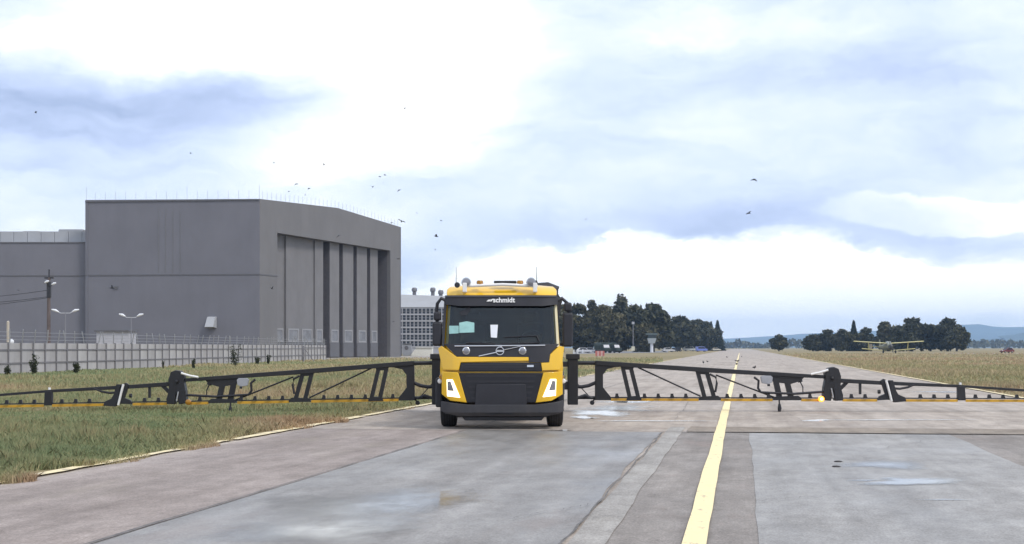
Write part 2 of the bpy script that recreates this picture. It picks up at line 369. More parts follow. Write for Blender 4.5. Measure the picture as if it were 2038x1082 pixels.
def puddle(px, py, rx, ry, seed, m=None, z=.0330, label='shallow puddle on the taxiway'):
    r_ = random.Random(seed); n = 40; ph = [r_.uniform(0, 6.28) for _ in range(6)]; pts = [U(px, py)]; sh = [1.0]
    for ring, val in ((.4, .75), (.75, .35), (1.15, 0.0)):
        for k in range(n):
            t = 2 * math.pi * k / n
            rr = ring * (1 + sum(.22 / (j + 1) ** .7 * math.sin((j + 2) * t + ph[j]) for j in range(5)))
            pts.append(U(px + rx * rr * math.cos(t), py + ry * rr * math.sin(t))); sh.append(val)
    fs = [(0, 1 + k, 1 + (k + 1) % n) for k in range(n)]
    for g in range(2): fs += [(1 + g * n + k, 1 + (g + 1) * n + k, 1 + (g + 1) * n + (k + 1) % n, 1 + g * n + (k + 1) % n) for k in range(n)]
    me = bpy.data.meshes.new('puddle'); me.from_pydata([(u, v, 0) for u, v in pts], [], fs)
    a_ = me.attributes.new('shade', 'FLOAT', 'POINT'); a_.data.foreach_set('value', sh)
    o = bpy.data.objects.new('puddle', me); C.objects.link(o); me.materials.append(m or water); o.rotation_euler = (0, 0, -TA); o.location = (0, 0, (.008 if py < 845 else .0165) + (seed * 7 % 5) * .0008); tag(o, label, kind='structure')
puddle(1195, 822, 62, 9, 1); puddle(1160, 831, 30, 4, 2)
puddle(1250, 800, 60, 3, 3); puddle(1290, 838, 120, 1.2, 4); puddle(1625, 837, 38, 2.6, 5); puddle(1780, 836, 180, .9, 9)
puddle(1760, 927, 140, 9, 6, damp); puddle(1815, 961, 95, 11, 7); puddle(1885, 997, 55, 3, 8, damp); puddle(1720, 958, 45, 2, 10, damp)
puddle(730, 1008, 240, 38, 11, damp); puddle(640, 1058, 240, 34, 12, damp); puddle(1225, 812, 110, 7, 19, damp); puddle(1110, 858, 40, 3, 13, damp); puddle(1870, 780, 60, 2, 14, damp); puddle(1950, 760, 60, 2, 15, damp)
# apron of the hangar
ap = MB(); a4 = [G(636, 711.2), G(905, 707.5), G(905, 716.0), G(640, 715.0)]
ap.add([(p.x, p.y, .03) for p in a4], [(0, 3, 2, 1)])
tag(ap.build('apron', paving('pale_apron_concrete', (.30, .27, .24), (.38, .35, .31), .8, .95)), 'pale concrete apron before the hangar doors', kind='structure')
pth = MB(); a4 = [G(1870, 702.6), G(2300, 703.3), G(2300, 705.2), G(1870, 703.8)]
pth.add([(p.x, p.y, .03) for p in a4], [(0, 3, 2, 1)])
tag(pth.build('path', bpy.data.materials['pale_apron_concrete']), 'pale track through the dry field', kind='structure')
pth = MB(); a4 = [G(1140, 699.5), G(1330, 698.2), G(1330, 701.2), G(1140, 704.2)]
pth.add([(p.x, p.y, .03) for p in a4], [(0, 3, 2, 1)])
tag(pth.build('service_road', paving('service_road_asphalt', (.20, .20, .21), (.28, .28, .28), .8, .95)), 'grey service road below the trees', kind='structure')

# ------------------------------------------------------------------ hills and far trees
def ridge(name, Y, depth, prof, m, label, seed):
    r_ = random.Random(seed); xs = np.linspace(prof[0][0], prof[-1][0], 90); zs = np.interp(xs, [p[0] for p in prof], [p[1] for p in prof])
    v = []; fs = []; nx = len(xs); rows = 9
    for j in range(rows):
        k = j / (rows - 1); hgt = math.sin(min(k * 1.25, 1) * math.pi / 2) if k < .8 else math.cos((k - .8) / .2 * math.pi / 2)
        for i in range(nx):
            yy = Y + depth * k
            z = max(0, (HY - zs[i]) / F * (Y + depth * .8) + CAMZ) * hgt
            z *= 1 + .10 * (vn(i * 1.0, j * 3.0, 3.0) - .5) * (1 - abs(k - .8) * .5)
            v.append(((xs[i] - CX) / F * yy + 120 * (vn2(i, j * 2, 2.0) - .5), yy, z - (.5 if j in (0, rows - 1) else 0)))
    for j in range(rows - 1):
        for i in range(nx - 1):
            fs.append((j * nx + i, j * nx + i + 1, (j + 1) * nx + i + 1, (j + 1) * nx + i))
    mb = MB(); mb.add(v, fs); o = mb.build(name, m, smooth=60); tag(o, label, kind='structure'); return o
hillm = mat('wooded_hill', (.055, .075, .06), .95, var=.35, scale=.004, spec=.1)
ridge('hills', 9000, 3000, [(900, 690), (1200, 682), (1440, 674), (1500, 671), (1560, 668), (1610, 664), (1700, 661), (1800, 655), (1900, 647), (1955, 646), (1990, 651), (2060, 648), (2300, 655), (2700, 668), (3300, 688)], hillm, 'hazy blue hills on the horizon', 1)
ridge('hills', 6200, 1500, [(1780, 689), (1900, 684), (1970, 676), (2010, 668), (2050, 661), (2150, 660), (2400, 672), (2800, 688)], hillm, 'lower hazy hill slope before the main ridge', 2)
leaf_dark = None
def foliage_mat(name, c0, c1, c2):
    m = bpy.data.materials.new(name); m.use_nodes = True; t = m.node_tree; b = t.nodes['Principled BSDF']
    b.inputs['Roughness'].default_value = .8; b.inputs['Specular IOR Level'].default_value = .15
    at = t.nodes.new('ShaderNodeAttribute'); at.attribute_name = 'shade'
    r = t.nodes.new('ShaderNodeValToRGB'); t.links.new(at.outputs['Fac'], r.inputs[0]); el = r.color_ramp.elements
    el[0].position = 0; el[0].color = c0 + (1,); el[1].position = 1; el[1].color = c2 + (1,); q = el.new(.5); q.color = c1 + (1,)
    t.links.new(r.outputs[0], b.inputs['Base Color']); return m
def mesh_np(name, verts, faces_flat, nper, m, shade=None, parent=None):
    me = bpy.data.meshes.new(name); nv = len(verts); nf = len(faces_flat) // nper
    me.vertices.add(nv); me.vertices.foreach_set('co', np.asarray(verts, np.float32).ravel())
    me.loops.add(nf * nper); me.loops.foreach_set('vertex_index', np.asarray(faces_flat, np.int32))
    me.polygons.add(nf); me.polygons.foreach_set('loop_start', np.arange(0, nf * nper, nper, dtype=np.int32))
    if shade is not None:
        a = me.attributes.new('shade', 'FLOAT', 'POINT'); a.data.foreach_set('value', np.asarray(shade, np.float32))
    me.update(calc_edges=True); me.validate(); me.materials.append(m)
    o = bpy.data.objects.new(name, me); C.objects.link(o)
    if parent: o.parent = parent
    return o
def leaf_cards(centres, size, rg):
    """randomly turned leaf-spray quads round the given centres"""
    n = len(centres)
    a = rg.normal(size=(n, 3)); a /= np.linalg.norm(a, axis=1)[:, None]
    b = rg.normal(size=(n, 3)); b -= a * np.sum(a * b, axis=1)[:, None]; b /= np.linalg.norm(b, axis=1)[:, None]
    s = (size * rg.uniform(.6, 1.4, n))[:, None]
    p = np.asarray(centres)
    q = np.stack([p - a * s, p + b * s * .55, p + a * s, p - b * s * .55], axis=1).reshape(-1, 3)
    return q, np.arange(4 * n)
fol_a = foliage_mat('dark_leaves', (.022, .026, .018), (.052, .054, .033), (.125, .118, .066))
fol_b = foliage_mat('olive_leaves', (.040, .041, .026), (.088, .082, .046), (.155, .135, .075))
fol_c = foliage_mat('evergreen_needles', (.016, .023, .018), (.032, .042, .030), (.055, .065, .044))
bark = mat('tree_bark', (.06, .048, .038), .9, var=.3, scale=4)
def tree(px, top, wpx, Y, label, group, kind='broad', seed=0, m=None, n=2600, base_lift=.12):
    rg = np.random.default_rng(seed); s = F / Y
    base = Vector(((px - CX) / s, Y, 0)); h = CAMZ + (HY - top) / s; w = wpx / s
    e_ = empty('conifer_tree' if kind == 'conifer' else 'broadleaf_tree', base)
    tag(e_, label, 'tree', group)
    tk = MB()
    if kind == 'conifer':
        tk.path([(0, 0, -.1), (0, 0, h * .5), (0, 0, h * .95)], [w * .06, w * .04, .04], 7)
        k = rg.random(n) ** .6; z = h * (1 - k * (1 - .04)); rad = w * .5 * k * (.62 + .38 * np.abs(np.sin(z * 2.2)))
        t = rg.uniform(0, 6.283, n); rr = rad * np.sqrt(rg.uniform(.35, 1, n))
        pts = np.stack([rr * np.cos(t), rr * np.sin(t), z - rr * .15], 1); sh = .25 + .5 * rg.random(n)
        size = .30 + .035 * w
    else:
        th = h * .55
        tk.path([(0, 0, -.1), (.1, 0, h * .25), (-.1, .1, th)], [w * .035 + .08, w * .028 + .06, .08], 8)
        for i in range(5):
            t = i * 1.26 + rg.uniform(0, .6); zz = h * rg.uniform(.2, .42)
            tk.path([(0, 0, zz), (math.cos(t) * w * .16, math.sin(t) * w * .16, zz + h * .14), (math.cos(t) * w * .28, math.sin(t) * w * .28, zz + h * .3)], [.10 + w * .01, .08, .03], 6)
        nl = 26; lob = []; c0 = h * .48
        for i in range(nl):
            d = rg.normal(size=3); d /= np.linalg.norm(d); r0 = rg.uniform(.30, .80)
            lob.append((d[0] * w * .5 * r0, d[1] * w * .5 * r0, c0 + d[2] * h * .48 * r0, w * rg.uniform(.15, .27), h * rg.uniform(.09, .17)))
        lob.append((0, 0, h * .88, w * .20, h * .115))
        pts = []; sh = []
        per = n // len(lob)
        for lx, ly, lz, lr, lh in lob:
            d = rg.normal(size=(per, 3)); d /= np.linalg.norm(d, axis=1)[:, None]; rr = rg.uniform(.45, 1.08, per)[:, None]
            pts.append(np.array([lx, ly, lz]) + d * rr * np.array([lr, lr, lh])); sh.append(np.clip(rg.normal(.45 + rg.uniform(-.2, .2), .16, per), 0, 1))
        pts = np.concatenate(pts); sh = np.concatenate(sh); pts[:, 2] = np.clip(pts[:, 2], .25 if base_lift < .1 else h * .06, h * 1.02)
        size = .38 + .030 * w
    tk.build('trunk', bark, e_, smooth=60)
    q, fc = leaf_cards(pts, size, rg)
    mesh_np('crown', q, fc, 4, m or fol_a, np.repeat(sh, 4), e_)
    return e_
GL = 'dark trees beyond the grass along the taxiway'
lt = [ # px, top, width px, Y, kind, mat
 (1120, 607, 60, 500, 0, fol_b, 'olive leafy tree standing just beside the truck cab mirror'),
 (1152, 604, 62, 500, 0, fol_b, 'round olive tree rising behind the parked pale cars'),
 (1178, 596, 34, 530, 0, fol_b, 'thin feathery tree poking above the olive canopy'),
 (1200, 606, 64, 490, 0, fol_b, 'dense olive tree standing behind the tarpaulin covered trucks'),
 (1236, 586, 44, 520, 0, fol_a, 'tallest tree with a ragged dark green top'),
 (1228, 622, 60, 505, 0, fol_b, 'low dark tree below the tallest ragged tree'),
 (1262, 605, 60, 510, 0, fol_a, 'dark round tree rising behind the lamp post'),
 (1300, 604, 66, 530, 0, fol_a, 'broad dark dome tree rising behind the watch tower'),
 (1283, 645, 50, 500, 0, fol_b, 'light olive tree standing just behind the watch tower'),
 (1322, 622, 40, 560, 0, fol_a, 'dark sloping tree at the shoulder of the broad dome tree'),
 (1352, 629, 62, 640, 0, fol_a, 'wide dark tree standing behind the black parked car'),
 (1385, 636, 52, 680, 0, fol_a, 'dark rounded tree standing behind the blue van'),
 (1402, 640, 46, 700, 0, fol_a, 'dark tree squeezed against the two pointed conifers'),
 (1415, 640, 24, 720, 1, fol_c, 'inner of two pointed dark conifers at the end of the tree row'),
 (1428, 638, 26, 720, 1, fol_c, 'outermost pointed dark conifer at the end of the tree row')]
for i, (px, top, w, Y, k, m, lab) in enumerate(lt):
    tree(px, top, w * 1.32, Y, lab, GL, 'conifer' if k else 'broad', 100 + i, m, 6500, .04)
GR = 'trees clumped behind the parked biplane'
rt = [
 (1550, 666, 30, 620, 0, fol_a, 'small lone round tree standing apart in the field'),
 (1618, 666, 38, 620, 0, fol_a, 'low rounded tree at the end of the clump facing the lone tree'),
 (1648, 655, 40, 620, 0, fol_a, 'low dark tree between the end tree and the pointed one'),
 (1676, 655, 40, 610, 0, fol_a, 'dark bushy tree standing before the pointed conifer'),
 (1699, 637, 26, 630, 1, fol_c, 'single pointed conifer peak standing out of the clump'),
 (1724, 652, 44, 620, 0, fol_a, 'low dark tree behind the biplane wing tip beside the conifer'),
 (1760, 640, 44, 620, 0, fol_b, 'loose topped tree rising behind the biplane nose'),
 (1815, 632, 66, 610, 0, fol_a, 'largest domed dark tree of the clump behind the biplane'),
 (1790, 655, 50, 600, 0, fol_a, 'low dark tree under the largest domed tree'),
 (1852, 646, 46, 620, 0, fol_a, 'dark tree in the dip between two domed trees'),
 (1886, 634, 62, 610, 0, fol_a, 'domed dark tree at the end of the clump facing the hills'),
 (1904, 654, 44, 600, 0, fol_a, 'low round tree skirting the end of the clump below the hills')]
for i, (px, top, w, Y, k, m, lab) in enumerate(rt):
    tree(px, top, w * 1.22, Y, lab, GR, 'conifer' if k else 'broad', 200 + i, m, 5200, .02)
# far wood: one mass below the hills
rg = np.random.default_rng(5); n = 5200
xx = rg.uniform(1380, 2400, n); hh = 6 + 9 * vn(xx, xx * 0, 22.0) * (.5 + vn2(xx, xx * 0, 6.0))
yy = 2300 + rg.uniform(0, 160, n); pts = np.stack([(xx - CX) / F * yy, yy, hh * rg.random(n) ** .7], 1)
q, fc = leaf_cards(pts, 3.2, rg); o = mesh_np('treeline', q, fc, 4, fol_a, np.repeat(rg.random(n), 4))
tag(o, 'distant wooded strip below the hills', 'wood', kind='stuff')

# ------------------------------------------------------------------ hangar
def pxs(px):   # photo scale (px per metre) along the hangar front, from its vanishing point
    return (1990 - px) / 1192.0 * 11.9
C1 = Vector((-34.15, 204, 0)); C2 = Vector((-18.57, 252.1, 0)); C0 = Vector((-58.6, 207.0, 0))
fd = (C2 - C1).normalized(); FW = (C2 - C1).length; nd = Vector((fd.y, -fd.x, 0))
sdv = (C0 - C1).normalized(); SW = (C0 - C1).length; sn = Vector((-sdv.y, sdv.x, 0))
if sn.y > 0: sn = -sn
def hu(px):
    Y = F / pxs(px); return (Y - C1.y) / fd.y
ng = mat('hangar_grey_cladding', (.158, .158, .182), .75, var=.05, scale=.25, dirt=((.128, .128, .150), .45, .5))
ng2 = mat('hangar_front_cladding', (.160, .156, .160), .75, var=.05, scale=.25, dirt=((.126, .122, .127), .45, .45))
leafm = mat('hangar_door_sheet', (.172, .167, .172), .7, var=.07, scale=.4, dirt=((.13, .126, .13), .5, .5))
kickm = mat('hangar_door_kick_sheet', (.115, .115, .125), .7, var=.08, scale=.6)
darkg = mat('hangar_dark_recess', (.105, .10, .11), .8, var=.1)  # darkened grey: shade of the door recess and gaps put into the colour
trimg = mat('hangar_trim', (.11, .11, .12), .7, var=.1)
paleg = mat('pale_grey_sheet', (.36, .37, .39), .6, var=.06, scale=.5, dirt=((.30, .30, .31), .4, .6))
zincm = mat('galvanised_rod', (.34, .35, .37), .5, .4, var=.1)
hang = empty('hangar', C1); tag(hang, 'huge grey sheet metal hangar with tall recessed sliding doors', 'hangar')
ZE, ZR, ZL = 21.7, 22.7, 17.5
def Hf(u, d, z): p = fd * u + nd * d; return (p.x, p.y, z)
def hbox(u0, u1, d0, d1, z0, z1, mb=None):
    mb = mb or MB(); return mb.hexa([Hf(u0, d1, z0), Hf(u1, d1, z0), Hf(u1, d0, z0), Hf(u0, d0, z0), Hf(u0, d1, z1), Hf(u1, d1, z1), Hf(u1, d0, z1), Hf(u0, d0, z1)])
uo0, uo1 = hu(552), hu(777)
hbox(0, uo0, -.6, 0, 0, ZL).build('wall', ng2, hang)
hbox(uo1, FW, -.6, 0, 0, ZL).build('wall', ng2, hang)
gb = MB(); gp = [(0, ZL), (FW, ZL), (FW, ZE), (FW / 2, ZR), (0, ZE)]
gb.add([Hf(u, 0, z) for u, z in gp] + [Hf(u, -.6, z) for u, z in gp], [(0, 1, 2, 3, 4), (9, 8, 7, 6, 5)] + [(i, 5 + i, 5 + (i + 1) % 5, (i + 1) % 5) for i in range(5)])
gb.build('gable', ng2, hang)
# side wall towards the field
def Hs(a, d, z): p = sdv * a + sn * d; return (p.x, p.y, z)
def sbox(a0, a1, d0, d1, z0, z1, mb=None):
    mb = mb or MB(); return mb.hexa([Hs(a0, d1, z0), Hs(a1, d1, z0), Hs(a1, d0, z0), Hs(a0, d0, z0), Hs(a0, d1, z1), Hs(a1, d1, z1), Hs(a1, d0, z1), Hs(a0, d0, z1)])
ZS = 21.75
m = MB(); m.hexa([Hs(.0, 0, 0), Hs(SW, 0, 0), Hs(SW, -.5, 0), Hs(.62, -.5, 0), Hs(0, 0, ZE), Hs(SW, 0, ZS + .1), Hs(SW, -.5, ZS + .1), Hs(.62, -.5, ZE)])
m.build('wall', ng, hang)
back = C2 - C1 + C0 - C1
m = MB(); A_ = C2 - C1; B_ = back; E_ = C0 - C1
for p, q_, z0, z1 in ((A_, B_, ZE, ZE), (B_, E_, ZE, ZS)):
    d = (q_ - p).normalized(); nn = Vector((-d.y, d.x, 0)) * .4
    m.hexa([(p.x, p.y, 0), (q_.x, q_.y, 0), (q_.x + nn.x, q_.y + nn.y, 0), (p.x + nn.x, p.y + nn.y, 0), (p.x, p.y, z0 - .1), (q_.x, q_.y, z1 - .1), (q_.x + nn.x, q_.y + nn.y, z1 - .1), (p.x + nn.x, p.y + nn.y, z0 - .1)])
m.build('wall', ng, hang)
m = MB(); mid0 = A_ / 2; mid1 = mid0 + E_; fi = nd * -.3
m.add([(0, 0, ZE - .25), (A_.x, A_.y, ZE - .25), (B_.x, B_.y, ZE - .25), (E_.x, E_.y, ZS - .25), (mid0.x, mid0.y, ZR - .25), (mid1.x, mid1.y, ZR - .25)], [(0, 4, 5, 3), (4, 1, 2, 5)])
m.build('roof', paleg, hang)
# trims
sbox(-.02, SW, .003, .05, 11.40, 11.56).build('facade_seam', trimg, hang)
hbox(-.02, uo0 - .05, .003, .05, 11.40, 11.56).build('facade_seam', trimg, hang)
for i, pxx in enumerate((312, 326, 341, 356)):
    a = (517 - pxx) / 14.5; sbox(a, a + .10, .003, .035, 11.8, 20.2).build('wall_joint', mat('wall_joint_%d' % i, (.165, .165, .178), .8, var=.08) if i == 0 else bpy.data.materials['wall_joint_0'], hang)
sbox(0, SW, .003, .12, ZE - .18, ZE - .02).build('parapet_flashing', trimg, hang)
# door recess
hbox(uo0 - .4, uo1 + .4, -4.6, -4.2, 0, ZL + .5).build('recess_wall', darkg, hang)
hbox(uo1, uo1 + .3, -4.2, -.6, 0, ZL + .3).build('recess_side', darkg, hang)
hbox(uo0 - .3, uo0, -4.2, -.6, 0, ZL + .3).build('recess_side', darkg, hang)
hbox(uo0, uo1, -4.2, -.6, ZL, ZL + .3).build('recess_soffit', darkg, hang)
whitef = mat('white_window_frame', (.27, .27, .28), .6, var=.06)
glassg = mat('door_window_glass', (.17, .17, .18), .25, var=.3, scale=.7)
edges = [(548, 567, -1.15), (567, 586, -1.6), (586, 640, -1.3), (640, 656, -1.05), (668.5, 687, -1.0), (694.5, 715, -1.0), (722, 742, -1.0), (748.5, 763, -1.0)]
for k, (p0, p1, d) in enumerate(edges):
    u0, u1 = max(hu(p0), uo0 + .02), hu(p1)
    lf = hbox(u0, u1, d - .5, d, .15, ZL - .02).build('door_leaf', leafm, hang)
    hbox(u0 + .03, u1 - .03, d + .003, d + .06, .15, 2.3).build('kick_sheet', kickm, lf)
    if k > 3: hbox(u0 - .06, u0 - .003, d - 1.3, d - .02, .15, ZL - .02).build('edge_shade_strip', darkg, lf)  # dark strip on the leaf edge imitates shade in the door gap
    nw = max(1, round((u1 - u0) / 4.2)); st = (u1 - u0) / nw
    for j in range(nw):
        a, b_ = u0 + j * st + st * .12, u0 + (j + 1) * st - st * .12
        fr = MB(); hbox(a, b_, d + .003, d + .07, 2.35, 2.6, fr); hbox(a, b_, d + .003, d + .07, 4.1, 4.3, fr); hbox(a, a + .28, d + .003, d + .07, 2.6, 4.1, fr); hbox(b_ - .28, b_, d + .003, d + .07, 2.6, 4.1, fr)
        fo = fr.build('window_frame', whitef, lf)
        hbox(a + .28, b_ - .28, d + .003, d + .03, 2.6, 4.1).build('window_pane', glassg, lf)
# lightning rods along the parapet
rod = MB(); rod.path([(0, 0, -.1), (0, 0, 1.25)], .02, 5); rod0 = rod.build('lightning_rod', zincm, hang)
first = [rod0]
def put_rod(p, s=1.0):
    o = first.pop() if first else rod0.copy()
    if o is not rod0: C.objects.link(o)
    o.parent = hang; o.location = p; o.scale = (1, 1, s)
for i in range(18):
    a = i * SW / 17.0; put_rod(Vector(Hs(min(a + .1, SW - .1), -.2, ZE - .02)), 1.6 if i in (0, 17) else 1.0 + .5 * (i == 7))
for i in range(1, 37):
    u = FW * i / 36.5; put_rod(Vector(Hf(u, -.3, ZE + (ZR - ZE) * (1 - abs(u / FW * 2 - 1)) - .02)), .9)
# vent hood on the side wall
vh = MB(); pv = [(420, 641)]
a = (517 - 430) / 14.5; z0 = 1.6 + (691 - 653) / 14.5
vh.hexa([Hs(a - .0, .02, z0), Hs(a + 1.5, .02, z0), Hs(a + 1.35, 1.1, z0 + .15), Hs(a + .15, 1.1, z0 + .15), Hs(a - .0, .02, z0 + 1.55), Hs(a + 1.25, .02, z0 + 1.55), Hs(a + 1.2, .5, z0 + 1.4), Hs(a + .1, .5, z0 + 1.4)])
vh.build('vent_hood', paleg, hang)
tr = MB(); sbox(uo0 * 0 + (517 - 228) / 14.5, (517 - 219) / 14.5, .003, .1, 9.6, 9.95, tr); tr.build('wall_bracket', trimg, hang)
# annexe
AX = C0 + sn * -1.0
ann = empty('hangar_annexe', AX); tag(ann, 'lower grey annexe wall with pale roof band adjoining the tall hangar', 'building')
def ab(x0, x1, y0, y1, z0, z1): return MB().box(x0, x1, y0, y1, z0, z1)
ab(-38, .35, 0, .5, 0, 16.1).build('wall', ng, ann)
ab(-38, -37.5, .5, 34, 0, 16.1).build('wall', ng, ann)
ab(-37.9, .3, .6, 34, 15.6, 15.8).build('roof', paleg, ann)
for i in range(20):
    ab(-37.5 + i * 1.9, -37.5 + i * 1.9 + 1.84, 2.0, 2.4, 15.8, 17.75).build('parapet_panel', paleg, ann)
ab(-38, .32, -.05, -.003, 11.40, 11.56).build('facade_seam', trimg, ann)
ab(-38, .32, -.08, -.003, 15.98, 16.14).build('eaves_trim', trimg, ann)
for x0, w0, hh in ((-10.6, 2.2, .3), (-5.6, 3.4, .55)):
    u_ = ab(x0, x0 + w0, 5, 7.5, 15.8, 17.75 + hh).build('roof_unit', paleg, ann, bevel=.05)
# ------------------------------------------------------------------ lattice building behind
LB = 400.0; ls = F / LB
lb = empty('office_block', P(800, 691, LB) - Vector((0, 0, CAMZ))); tag(lb, 'pale office block with a grid of small dark windows and rooftop vents', 'building')
lbw = 16.0; zt = CAMZ + (691 - 611) / ls; x00 = -8
wallp = mat('office_pale_panel', (.36, .36, .385), .75, var=.06, scale=.4, dirt=((.33, .33, .35), .4, .5))
winm = mat('office_window_glass', (.035, .04, .05), .2, var=.3, scale=.6)
MB().box(x00, lbw, .3, 14, 0, zt).build('wall', wallp, lb)
MB().hexa([(x00, .1, zt), (lbw, .1, zt), (lbw, 14, zt), (x00, 14, zt), (x00, 2.5, zt + 3.7), (lbw, 2.5, zt + 2.9), (lbw, 14, zt + 2.9), (x00, 14, zt + 3.7)]).build('roof', paleg, lb)
rowz = [zt - .35 - 1.73 * r for r in range(6)]
wproto = None
for r, zz in enumerate(rowz):
    MB().box(x00, lbw, .14, .299, zz - 1.73, zz - 1.38).build('floor_band', wallp, lb)
    for c in range(18):
        xw = x00 + .9 + c * 1.08 * .97
        if xw > lbw - 1.2: continue
        w_ = MB(); w_.box(0, .72, .22, .299, -1.28, -.70); w_.box(0, .72, .22, .299, -.58, 0)
        if wproto is None: wproto = w_.build('window', winm, lb); wo = wproto
        else: wo = wproto.copy(); C.objects.link(wo); wo.parent = lb
        wo.location = (xw, 0, zz - .05)
for c in range(19):
    xw = x00 + .62 + c * 1.0476
    if xw < lbw - .3: MB().box(xw, xw + .2, .16, .298, zt - 10.6, zt - .1).build('mullion', wallp, lb)
ventm = mat('vent_dark_metal', (.16, .16, .18), .5, .3, var=.1)
for pxx, tp in ((823, 571), (860, 571), (876, 576)):
    x = (pxx - 800) / ls; zz = CAMZ + (691 - tp) / ls
    MB().lathe([(.5, zt + 2.5), (.5, zz - 1.1), (.72, zz - 1.0), (.74, zz - .35), (.5, zz)], (x, 3.6, 0), 'z', 14).build('roof_vent', ventm, lb, smooth=40)
# low things before the office block
ws = empty('white_shed', G(842, 708)); tag(ws, 'low white shed with a sloping end beside the hangar corner', 'shed')
YS = 4800 / 17.0; k = YS / F
whitep = mat('white_shed_paint', (.66, .65, .60), .7, var=.06)
MB().prism([(-26 * k, 0), (18 * k, 0), (18 * k, 15.5 * k), (-14 * k, 16 * k)], 0, 4).build('body', whitep, ws)
MB().prism([(-15 * k, 16 * k + .01), (18.5 * k, 15.5 * k + .01), (18.5 * k, 18 * k), (-15 * k, 18.5 * k)], -.15, 4.15).build('roof', mat('shed_roof', (.5, .5, .48), .7), ws)
cb = empty('transformer_cabinet', G(810, 708)); tag(cb, 'grey electrical cabinet with a round dark vent by the hangar corner', 'cabinet')
MB().box(-9 * k, 9 * k, 0, 1.2, 0, 23 * k).build('body', mat('cabinet_grey', (.28, .29, .32), .6, var=.08), cb, bevel=.03)
MB().lathe([(4 * k, -.03), (4 * k, .02)], (-1 * k, 0, 16 * k), 'y', 14).build('vent', darkg, cb)
MB().box(-10 * k, 10 * k, -.08, 1.3, 23 * k + .002, 24.2 * k).build('lid', trimg, cb)
bb = MB(); bb.box(-5 * k, 4 * k, 0, 1.0, 0, 21 * k); bb.prism([(-5.5 * k, 21 * k + .01), (4.5 * k, 21 * k + .01), (3 * k, 22.6 * k), (-4 * k, 22.6 * k)], -.05, 1.05)
tag(bb.build('equipment_box', mat('dark_box_paint', (.05, .055, .06), .6), None, loc=G(795, 708.2)), 'narrow dark equipment box between hangar corner and grey cabinet', 'box')
bo = MB(); bo.lathe([(.16, 0), (.16, 1.9), (.2, 1.92), (.2, 2.1), (.05, 2.2)], (0, 0, 0), 'z', 10)
tag(bo.build('door_guide_post', whitep, None, loc=G(737, 709.5)), 'slim white post standing before the hangar doors', 'post')

# ------------------------------------------------------------------ perimeter fence
concm = mat('fence_concrete', (.36, .35, .35), .85, var=.10, scale=.7, bump=.2, dirt=((.22, .21, .20), .5, .8), space='Object')
concm2 = mat('fence_concrete_pale', (.42, .41, .405), .85, var=.08, scale=.9, dirt=((.27, .26, .25), .5, .9))
frm = mat('fence_dark_steel', (.165, .16, .168), .7, var=.2)
FA = Vector((-30.9, 76, 0)); FB = Vector((-24.2, 196, 0))
fl = (FB - FA).length; fdv = (FB - FA).normalized(); fr_ang = math.atan2(fdv.y, fdv.x)
fence = empty('perimeter_fence', FA, fr_ang); tag(fence, 'concrete panel fence in dark steel frames topped by barbed wire arms', 'fence')
# local x along the fence, local y: -y is the side facing the taxiway
nb = int(fl / 2.0); FH = 1.86
rowsz = [(.0, .60), (.68, 1.40), (1.48, FH)]
protos = {}
for i in range(nb):
    for r, (z0, z1) in enumerate(rowsz):
        key = (r, random.random() < .18)
        if key not in protos:
            protos[key] = MB().box(.02, 1.98, -.03, .05, z0, z1).build('panel', concm2 if key[1] else concm, fence, bevel=.012); o = protos[key]
        else:
            o = protos[key].copy(); C.objects.link(o); o.parent = fence
        o.location = (2.0 * i, random.uniform(-.012, .012), 0)
pp = ar = None
for i in range(nb + 1):
    if pp is None:
        pp = MB().box(-.06, .06, -.10, .07, 0, FH + .05).build('post', frm, fence); o = pp
        ar = MB(); ar.path([(0, 0, FH + .03), (-.05, -.05, FH + .25), (-.22, -.12, FH + .85)], .035, 6); ar = ar.build('barbed_wire_arm', zincm, fence); a2 = ar
    else:
        o = pp.copy(); C.objects.link(o); o.parent = fence; a2 = ar.copy(); C.objects.link(a2); a2.parent = fence
    o.location = (2.0 * i, 0, 0); a2.location = (2.0 * i, 0, 0); a2.rotation_euler = (random.uniform(-.1, .1), random.uniform(-.12, .12), random.uniform(-.5, .5))
for z in (.64, 1.44): MB().box(.0, 2.0 * nb, -.075, -.02, z - .036, z + .036).build('rail', frm, fence)
for z, y in ((FH + .2, -.05), (FH + .42, -.08), (FH + .66, -.11)):
    MB().path([(0, y, z), (2.0 * nb / 2, y, z - .02), (2.0 * nb, y, z)], .012, 4).build('wire', zincm, fence)
gp_ = empty('fence_end_post', G(604, 720)); tag(gp_, 'dark fence end post with a slanting brace beside the concrete fence', 'post')
kk = 4800 / 29.0 / F
m = MB(); m.path([(0, 0, 0), (0, 0, 32 * kk)], .10, 8); m.build('post', frm, gp_)
m = MB(); m.path([(0, -.02, 29 * kk), (22 * kk, -.02, 0)], .05, 6); m.build('brace', frm, gp_)
m = MB(); m.path([(0, -.02, 29 * kk), (38 * kk, 1.5, 29 * kk)], .05, 6); m.build('top_rail', frm, gp_)
# shed behind the fence
sh = empty('pale_shed', P(224, 691, 150) - Vector((0, 0, CAMZ))); tag(sh, 'pale grey shed with a dark roof edge behind the concrete fence', 'shed')
MB().box(-1.6, 1.6, 0, 3, 0, 3.15).build('body', mat('shed_pale', (.40, .40, .43), .7, var=.06), sh)
MB().box(-1.8, 1.75, -.2, 3.2, 3.152, 3.32).build('roof', trimg, sh)

